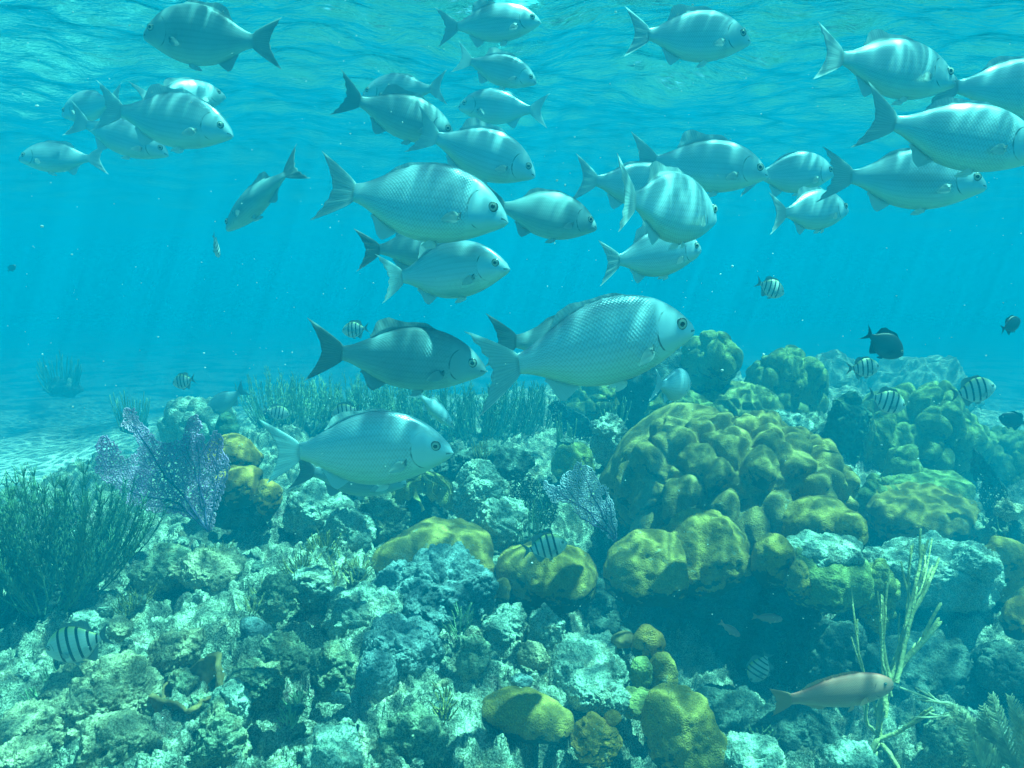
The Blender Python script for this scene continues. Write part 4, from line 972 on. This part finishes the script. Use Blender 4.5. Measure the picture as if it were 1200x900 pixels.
def fish_body_mat(name, back, flank, belly, scale_c=0.5, metal=0.35, bars=None, rough=0.38, gill=0.195, head=None, spot=True, scal=True):
    t = NT(name); tc = t.n('ShaderNodeTexCoord'); uv = tc.outputs['UV']; u, v, _ = t.sep(uv); P = t.coords()
    n = t.noise(P, 9, 3, 0.6)
    vv = t.math('MULTIPLY_ADD', t.math('SUBTRACT', n, 0.5), 0.22, v)
    c = t.ramp(vv, [(0.06, back), (0.30, flank), (0.58, flank), (0.80, belly)])
    bodymask = t.math('MULTIPLY', t.step(u, gill, gill + 0.02), 1.0)
    hgt = None
    if scal:
        a = t.math('MULTIPLY', u, 78.0); b = t.math('MULTIPLY', v, 30.0)
        vec = t.comb(t.math('ADD', a, b), t.math('SUBTRACT', a, b), 0.0)
        cell = t.vor(vec, 0.75, 'F1', 0.12, dim='2D')
        dk = t.math('MULTIPLY', t.step(cell, 0.32, 0.62), bodymask)
        c = t.mix(t.math('MULTIPLY', dk, scale_c), c, tuple(x * 0.25 for x in flank))
        hgt = t.math('MULTIPLY', cell, t.math('MULTIPLY', bodymask, -1.0))
        # thin dusky stripes along the scale rows
        st = t.math('SINE', t.math('MULTIPLY', v, 95.0)); c = t.mix(t.math('MULTIPLY', t.math('MULTIPLY', t.step(st, 0.2, 0.9), bodymask), 0.12), c, tuple(x * 0.5 for x in back))
    if bars:
        m = None
        for b0, wd in bars:
            uu = t.math('ADD', u, t.math('MULTIPLY', t.math('SUBTRACT', v, 0.4), 0.05))
            d = t.math('ABSOLUTE', t.math('SUBTRACT', uu, b0)); k = t.math('SUBTRACT', 1.0, t.step(d, wd * .75, wd * 1.15))
            m = k if m is None else t.math('MAXIMUM', m, k)
        m = t.math('MULTIPLY', m, t.math('SUBTRACT', 1.0, t.step(v, .78, .92)))
        c = t.mix(m, c, (0.012, 0.014, 0.03))
    # gill cover edge: a dark arc behind the head, and the mouth
    dv = t.math('SUBTRACT', v, 0.50)
    arc = t.math('SUBTRACT', gill + 0.012, t.math('MULTIPLY', t.math('MULTIPLY', dv, dv), 0.9))
    g = t.math('SUBTRACT', 1.0, t.step(t.math('ABSOLUTE', t.math('SUBTRACT', u, arc)), 0.0022, 0.0055))
    g = t.math('MULTIPLY', g, t.math('MULTIPLY', t.step(v, .24, .32), t.math('SUBTRACT', 1.0, t.step(v, .70, .80))))
    c = t.mix(t.math('MULTIPLY', t.math('MULTIPLY', g, t.step(t.noise(P, 14, 2), .35, .6)), 0.8), c, (0.01, 0.015, 0.02))
    mo = t.math('MULTIPLY', t.math('SUBTRACT', 1.0, t.step(t.math('ABSOLUTE', t.math('SUBTRACT', v, t.math('MULTIPLY_ADD', u, 1.2, 0.50))), 0.02, 0.045)), t.math('SUBTRACT', 1.0, t.step(u, .030, .036)))
    c = t.mix(t.math('MULTIPLY', mo, 0.8), c, (0.02, 0.025, 0.03))
    if spot:
        sp = t.n('ShaderNodeVectorMath', operation='DISTANCE'); t.t.links.new(t.comb(u, t.math('MULTIPLY', v, .33), 0.0), sp.inputs[0]); sp.inputs[1].default_value = (.238, .205, 0)
        c = t.mix(t.math('MULTIPLY', t.math('SUBTRACT', 1.0, t.step(sp.outputs[1], .006, .011)), .85), c, (0.01, 0.015, 0.02))
    nrm = t.bump(t.math('ADD', hgt, t.math('MULTIPLY', n, .6)), 0.2, 0.004) if hgt is not None else None
    return t.out(c, rough, 0.5, nrm, metallic=metal)
def fish_fin_mat(name, c1, c2, trans=0.35):
    t = NT(name); uv = t.n('ShaderNodeTexCoord').outputs['UV']; u, v, _ = t.sep(uv)
    med = t.step(u, 2.9, 2.95)                                 # median fins run their rays along u, the tail along v
    med = t.math('MULTIPLY', med, t.math('SUBTRACT', 1.0, t.step(u, 4.2, 4.3)))
    k = t.math('ADD', t.math('MULTIPLY', med, t.math('MULTIPLY', u, 150.0)), t.math('MULTIPLY', t.math('SUBTRACT', 1.0, med), t.math('MULTIPLY', v, 120.0)))
    st = t.step(t.math('SINE', k), -0.3, 0.8)
    pf = t.step(u, 4.2, 4.3); c1 = t.mix(pf, c1, tuple(min(1, x * 1.5) for x in c1)); c2 = t.mix(pf, c2, tuple(min(1, x * 1.6) for x in c2))
    c = t.mix(t.math('MULTIPLY', st, 0.55), c1, c2)
    return t.out(c, 0.5, 0.3, t.bump(st, 0.3, 0.002), metallic=0.0, trans=trans)
FM = {
 'chub': [fish_body_mat('silver_chub_skin', (0.20, 0.32, 0.42), (0.50, 0.68, 0.78), (0.44, 0.66, 0.60), scale_c=.34, metal=.45, rough=.3), fish_fin_mat('chub_fin', (0.62, 0.80, 0.85), (0.46, 0.64, 0.70), .6)],
 'chubdark': [fish_body_mat('dusky_chub_skin', (0.12, 0.20, 0.25), (0.28, 0.42, 0.48), (0.36, 0.54, 0.50), scale_c=.2, metal=.1), fish_fin_mat('dusky_chub_fin', (0.34, 0.46, 0.50), (0.24, 0.34, 0.38), .6)],
 'sergeant': [fish_body_mat('barred_skin', (0.50, 0.55, 0.15), (0.60, 0.66, 0.66), (0.66, 0.7, 0.7), bars=[(.27, .022), (.40, .022), (.53, .020), (.66, .018), (.77, .014)], scale_c=.2, metal=.1, gill=.16, spot=False), fish_fin_mat('barred_fin', (0.26, 0.32, 0.33), (0.16, 0.2, 0.22))],
 'damsel': [fish_body_mat('dark_damsel_skin', (0.012, 0.014, 0.02), (0.02, 0.024, 0.032), (0.03, 0.035, 0.04), scale_c=.3, metal=0, spot=False), fish_fin_mat('dark_damsel_fin', (0.015, 0.018, 0.024), (0.01, 0.012, 0.016), .1)],
 'parrot': [fish_body_mat('parrot_skin', (0.60, 0.13, 0.10), (0.62, 0.26, 0.20), (0.62, 0.38, 0.28), scale_c=.45, metal=.05, rough=.5, gill=.17, spot=False), fish_fin_mat('parrot_fin', (0.65, 0.38, 0.24), (0.5, 0.24, 0.18))],
}
def eye_mat():
    t = NT('fish_eye'); P = t.n('ShaderNodeTexCoord').outputs['Object']; x, y, z = t.sep(P)
    d = t.math('SQRT', t.math('ADD', t.math('MULTIPLY', x, x), t.math('MULTIPLY', z, z)))
    c = t.ramp(d, [(0.0, (.50, .56, .50)), (.30, (.50, .56, .50)), (.47, (.50, .56, .50)), (.72, (.34, .38, .34)), (.82, (.03, .04, .05)), (1.0, (.05, .06, .07))])
    return t.out(c, 0.12, 0.6)
EYE_MAT = eye_mat()
def eye_data():
    V, F = ico(3); V = V * np.array([1, .42, 1])
    o = mesh_np('eye', V, F, [EYE_MAT]); d = o.data; bpy.data.objects.remove(o); return d
EYE = eye_data()
def pupil_data():
    V, F = ico(2); V = V * np.array([.43, .12, .43]); t = NT('pupil'); m = t.out((.004, .005, .008), .08, .6)
    o = mesh_np('pupil', V, F, [m]); d = o.data; bpy.data.objects.remove(o); return d
PUPIL = pupil_data()
BODY_LEN = {'chub': .44, 'chubdark': .44, 'sergeant': .13, 'damsel': .13, 'parrot': .32}
_fcache = {}
def fish(kind, name, label, cat, group, nose, tail, yaw=0.0, L=None, bend=0.0, roll=0.0, flip=1, slim=1.0, erect=1.0, var=0, D=None):
    """nose, tail: photo pixels of snout and middle of the tail edge; yaw > 0: the head turns away from the viewer"""
    spec = kind if kind in SPEC else ('chub' if kind.startswith('chub') else 'sergeant')
    key = (kind, round(bend, 2), slim, erect, var)
    if key not in _fcache:
        me, o = fish_mesh(spec, 3 + var * 5, FM[kind], bend, slim, erect); bpy.data.objects.remove(o)
        me.name = name; _fcache[key] = me
    L = L or BODY_LEN[kind]
    dpx = math.hypot(nose[0] - tail[0], nose[1] - tail[1])
    if D is None: D = F_PX * L * math.cos(R(yaw)) / dpx
    else: L = dpx * D / F_PX / math.cos(R(yaw))
    mid = at((nose[0] + tail[0]) / 2, (nose[1] + tail[1]) / 2, D)
    a, b = at(*nose, D), at(*tail, D)
    d = Vector(a - b).normalized()
    ray = Vector(mid).normalized(); h = (d * math.cos(R(yaw)) + ray * math.sin(R(yaw))).normalized()
    X = -h                                        # mesh +x runs from nose to tail
    up = Vector((0, 0, 1)); up = (up - X * up.dot(X)).normalized(); Y = up.cross(X)
    Rm = Matrix((X, Y, up)).transposed().to_4x4() @ Matrix.Rotation(R(roll), 4, 'X')
    o = bpy.data.objects.new(name, _fcache[key]); COL.objects.link(o)
    o.matrix_world = Matrix.Translation(Vector(mid)) @ Rm @ Matrix.Scale(L, 4)
    # mesh is centred at .45 of its length, the pixel middle lies at .5
    o.location = o.location - Vector(X) * (0.05 * L)
    prop(o, label, cat, group)
    S = SPEC[spec]; ex, ez, er = S['eye']
    hw = float(cr(S['x'], S['wid'], np.array([ex]))[0])
    for sg in (1, -1):
        e = bpy.data.objects.new('eye', EYE); COL.objects.link(e); e.parent = o
        e.location = (ex - .45, sg * hw * .93 - bend * .10 * (.30 - ex) * 2, ez * slim); e.scale = (er, er, er)
        q = bpy.data.objects.new('pupil', PUPIL); COL.objects.link(q); q.parent = e; q.location = (0, sg * .36, 0)
    return o
G1 = 'silver chubs schooling under the surface'
_crng = random.Random(77)
def C_(label, nose, tail, yaw=0, kind='chub', **k):
    k['bend'] = k.get('bend', 0) + _crng.uniform(-.34, .34); k['slim'] = k.get('slim', 1.0) * _crng.uniform(.98, 1.12); k['erect'] = k.get('erect', 1.0) * _crng.choice([.35, .7, 1.0, 1.3]); k['roll'] = _crng.uniform(-9, 9)
    return fish(kind, 'chub', label, 'fish', G1, nose, tail, yaw + _crng.uniform(-10, 10), **k)
C_('large silver grey chub lowest in the school, snout over the domed coral', (822,381), (552,436), 4, var=1, bend=-.05, L=.46)
C_('bright silver chub with glinting back scales swimming alone just above the reef, left of centre', (531,526), (305,531), -4, var=2, bend=.06, L=.42)
C_('bright silver chub with clear scale net, largest of the left half of the upper school', (596,256), (370,218), -3, var=0, slim=1.02, bend=.05, L=.42)
C_('dusky chub whose face is hidden by the tail of the largest chub', (570,432), (362,408), 6, 'chubdark', var=2, bend=-.05, L=.42)
C_('small bright chub with open snout and hanging belly fins below the big bright one', (597,312), (436,328), -12, var=1, bend=.1, L=.34)
C_('dark chub half hidden directly behind the small bright chub with open snout', (548,290), (425,292), 25, 'chubdark', var=0, L=.36, D=2.1)
C_('dusky blue chub swimming right directly behind the head of the big bright chub', (700,266), (566,236), 10, 'chubdark', var=1, L=.40, D=2.0)
C_('grey chub behind the largest one, showing only its raised tail lobe', (745,405), (572,398), 8, 'chubdark', var=0, L=.40, D=1.95)
C_('blue shaded chub under the belly of the lone bright chub near the reef', (475,566), (345,548), 15, 'chubdark', var=2, D=2.1)
C_('deep bodied pale chub with white shoulder patch turning away, middle of the school', (853,256), (700,232), 38, var=1, slim=.95, bend=.22, L=.42)
C_('dark backed chub with thin light lines on its flank above the deep bodied one', (901,204), (735,185), 8, 'chub', var=0, erect=1.2, L=.42)
C_('silver chub squeezed behind, showing tail and rear back left of the deep bodied one', (812,226), (668,208), 12, var=2, D=2.15)
C_('pale green chub low under the deep bodied one, snout right', (829,290), (694,308), 12, var=0, bend=.1, D=2.0)
C_('chub with upright narrow tail tucked between the deep bodied and the pale green one', (824,298), (737,266), 45, var=1, D=2.25)
C_('chub with sparkling back behind two others at right of centre', (985,202), (862,206), 20, var=2, D=2.5)
C_('short looking chub turned away with long hanging tail, left of the right edge group', (1003,245), (893,251), 42, var=0, slim=.9, bend=.2, D=2.3)
C_('chub with white cheek patch, snout pointing right, lowest of the right group', (1147,216), (967,205), -5, 'chub', var=1, L=.42)
C_('chub with big dark tail and bright striped back in the upper right', (1128,96), (945,64), 18, var=2, bend=.1, L=.44)
C_('large chub with dark crescent tail cut by the right edge, below the bright backed one', (1218,178), (1008,140), 0, var=0, L=.44)
C_('chub leaving the frame at the upper right corner with white patch on its tail root', (1275,112), (1085,96), 5, 'chub', var=1, L=.42, D=2.05)
C_('blue shaded chub with white streaked back near the surface, right of centre', (882,46), (728,42), 8, var=2, D=2.15)
C_('chub near the surface at top centre with bright nose and eye', (634,24), (512,34), 5, var=1, D=2.6)
C_('chub just below the one at top centre, dark eye and notched tail', (629,96), (533,66), 12, var=0, D=2.7)
C_('faint left facing chub with streaked blue back under the top centre', (422,110), (527,104), 10, var=2, D=2.8)
C_('dusky chub with dark tail rising at left, below the left facing streaked one', (530,158), (400,112), 10, 'chubdark', var=1, D=2.5)
C_('dusky chub with bright tail root directly above the large bright chub', (627,204), (486,152), 5, 'chub', var=0, D=2.2)
C_('very faint left facing chub far back under the surface glare', (536,124), (643,130), 12, var=2, D=3.4)
C_('dark backed chub facing left at the top edge, large dark tail', (166,40), (327,48), -4, 'chubdark', var=0, slim=1.08, L=.42)
C_('chub with clear eye pointing right in the upper left cluster', (272,156), (112,124), 5, 'chub', var=1, D=2.4)
C_('faint rounded chub above the clear eyed one in the upper left cluster', (256,112), (168,118), 40, var=2, D=3.0)
C_('chub with pale snout below the clear eyed one in the upper left cluster', (191,178), (84,140), 8, var=0, D=2.8)
C_('rounded chub facing left at the back of the upper left cluster', (68,136), (148,112), 20, var=1, D=3.0)
C_('faint chub with streaked back lowest in the upper left cluster', (22,186), (122,184), 10, var=2, D=3.1)
C_('slender looking chub diving steeply downward left of the big bright chub', (266,272), (343,186), 30, 'chubdark', var=1, slim=.72, D=2.7)
C_('blue chub seen from behind in front of the dark hollow beside the small dome coral', (809,452), (768,452), 62, 'chub', var=2, bend=.15, D=2.9)
C_('very faint chub heading down over the turquoise coral lump at left', (240,486), (291,453), 10, 'chubdark', var=0, D=4.4)
C_('pale slender chub behind the back of the lone bright chub', (530,500), (486,456), 20, 'chub', var=1, slim=.7, D=3.0)
G2 = 'striped damselfish round the reef'
S_ = lambda label, nose, tail, yaw=0, kind='sergeant', **k: fish(kind, 'striped_damselfish' if kind == 'sergeant' else 'dark_damselfish', label, 'fish', G2 if kind == 'sergeant' else 'dark damselfish at the right', nose, tail, yaw, **k)
S_('blue black barred damselfish in front of the olive coral lump at the centre', (665,636), (610,646), 0, var=1, D=2.25)
S_('large faint barred damselfish facing left over the rubble at lower left', (52,764), (134,742), 5, var=0, D=1.75)
S_('barred damselfish just under the dark damselfish above the right hand corals', (1032,430), (990,432), 5, var=1, D=3.0)
S_('barred damselfish tilted down in front of the right hand lobed coral', (1062,478), (1014,461), 5, var=0, D=2.9)
S_('barred damselfish nearest the right edge in open water', (1167,453), (1112,463), 0, var=1, D=2.8)
S_('small pale barred damselfish alone in open water right of the chub school', (920,345), (884,329), 15, var=0, D=3.2)
S_('yellowish barred damselfish at far left above the turquoise coral lump', (201,450), (231,443), 20, var=1, D=3.6)
S_('barred damselfish in front of the sea rod hedge, left of the dusky chub', (338,486), (309,480), 20, var=0, D=3.8)
S_('barred damselfish half hidden above the back of the lone bright chub', (388,486), (424,478), 0, var=1, D=3.2)
S_('dim barred damselfish half hidden behind the dusky chub back', (400,388), (434,384), 15, var=0, D=3.4)
S_('tiny pale damselfish seen from behind beside the diving chub', (256,300), (250,275), 40, var=1, D=3.4, slim=.8)
S_('black damselfish with spread tail diving right above the right hand corals', (1059,417), (1011,388), 5, 'damsel', var=1, D=2.6)
S_('black damselfish with white gleam at the right edge', (1198,374), (1170,388), 25, 'damsel', var=0, D=2.7)
S_('blue damselfish low at the right edge above the ridged coral', (1172,489), (1205,497), 10, 'damsel', var=1, D=3.2)
S_('tiny dark damselfish far off at the left edge', (18,311), (9,318), 20, 'damsel', var=0, D=5.5)
fish('parrot', 'parrotfish', 'reddish grey parrotfish swimming right in front of the yellow gorgonian', 'fish', None, (1047,801), (902,822), 0, bend=.06, D=1.55)
fish('parrot', 'wrasse', 'dim slender fish highest in the dark hollow under the coral ledge', 'fish', 'dim fish in the hollow', (918,726), (880,722), 10, D=2.6, var=1)
fish('parrot', 'wrasse', 'dim fish with pale spot left in the dark hollow', 'fish', 'dim fish in the hollow', (868,746), (842,728), 10, D=2.55, var=2)
S_('dim barred damselfish nose down in the dark hollow', (880,800), (902,762), 15, var=1, D=2.5)
# ------------------------------------------------------------------ drifting specks
def specks():
    rng = np.random.RandomState(8); V0, F0 = ico(1); V = []; F = []; n = 0
    for k in range(900):
        D = rng.uniform(0.7, 4.5); px, py = rng.uniform(-60, 1260), rng.uniform(-20, 920)
        c = at(px, py, D)
        if c[2] > SURF_Z - .1 or c[2] < floor_z(c[0], c[1]) + .08: continue
        r = 0.0009 * D * rng.uniform(.35, 1.0) * (2.0 if rng.rand() < .04 else 1)
        V.append(V0 * r * np.array([rng.uniform(.7, 1.6), 1, rng.uniform(.7, 1.3)]) + c); F.append(F0 + n); n += len(V0)
    o = mesh_np('drifting_specks', np.vstack(V), np.vstack(F), [M['specks']]); prop(o, kind='stuff')
specks()
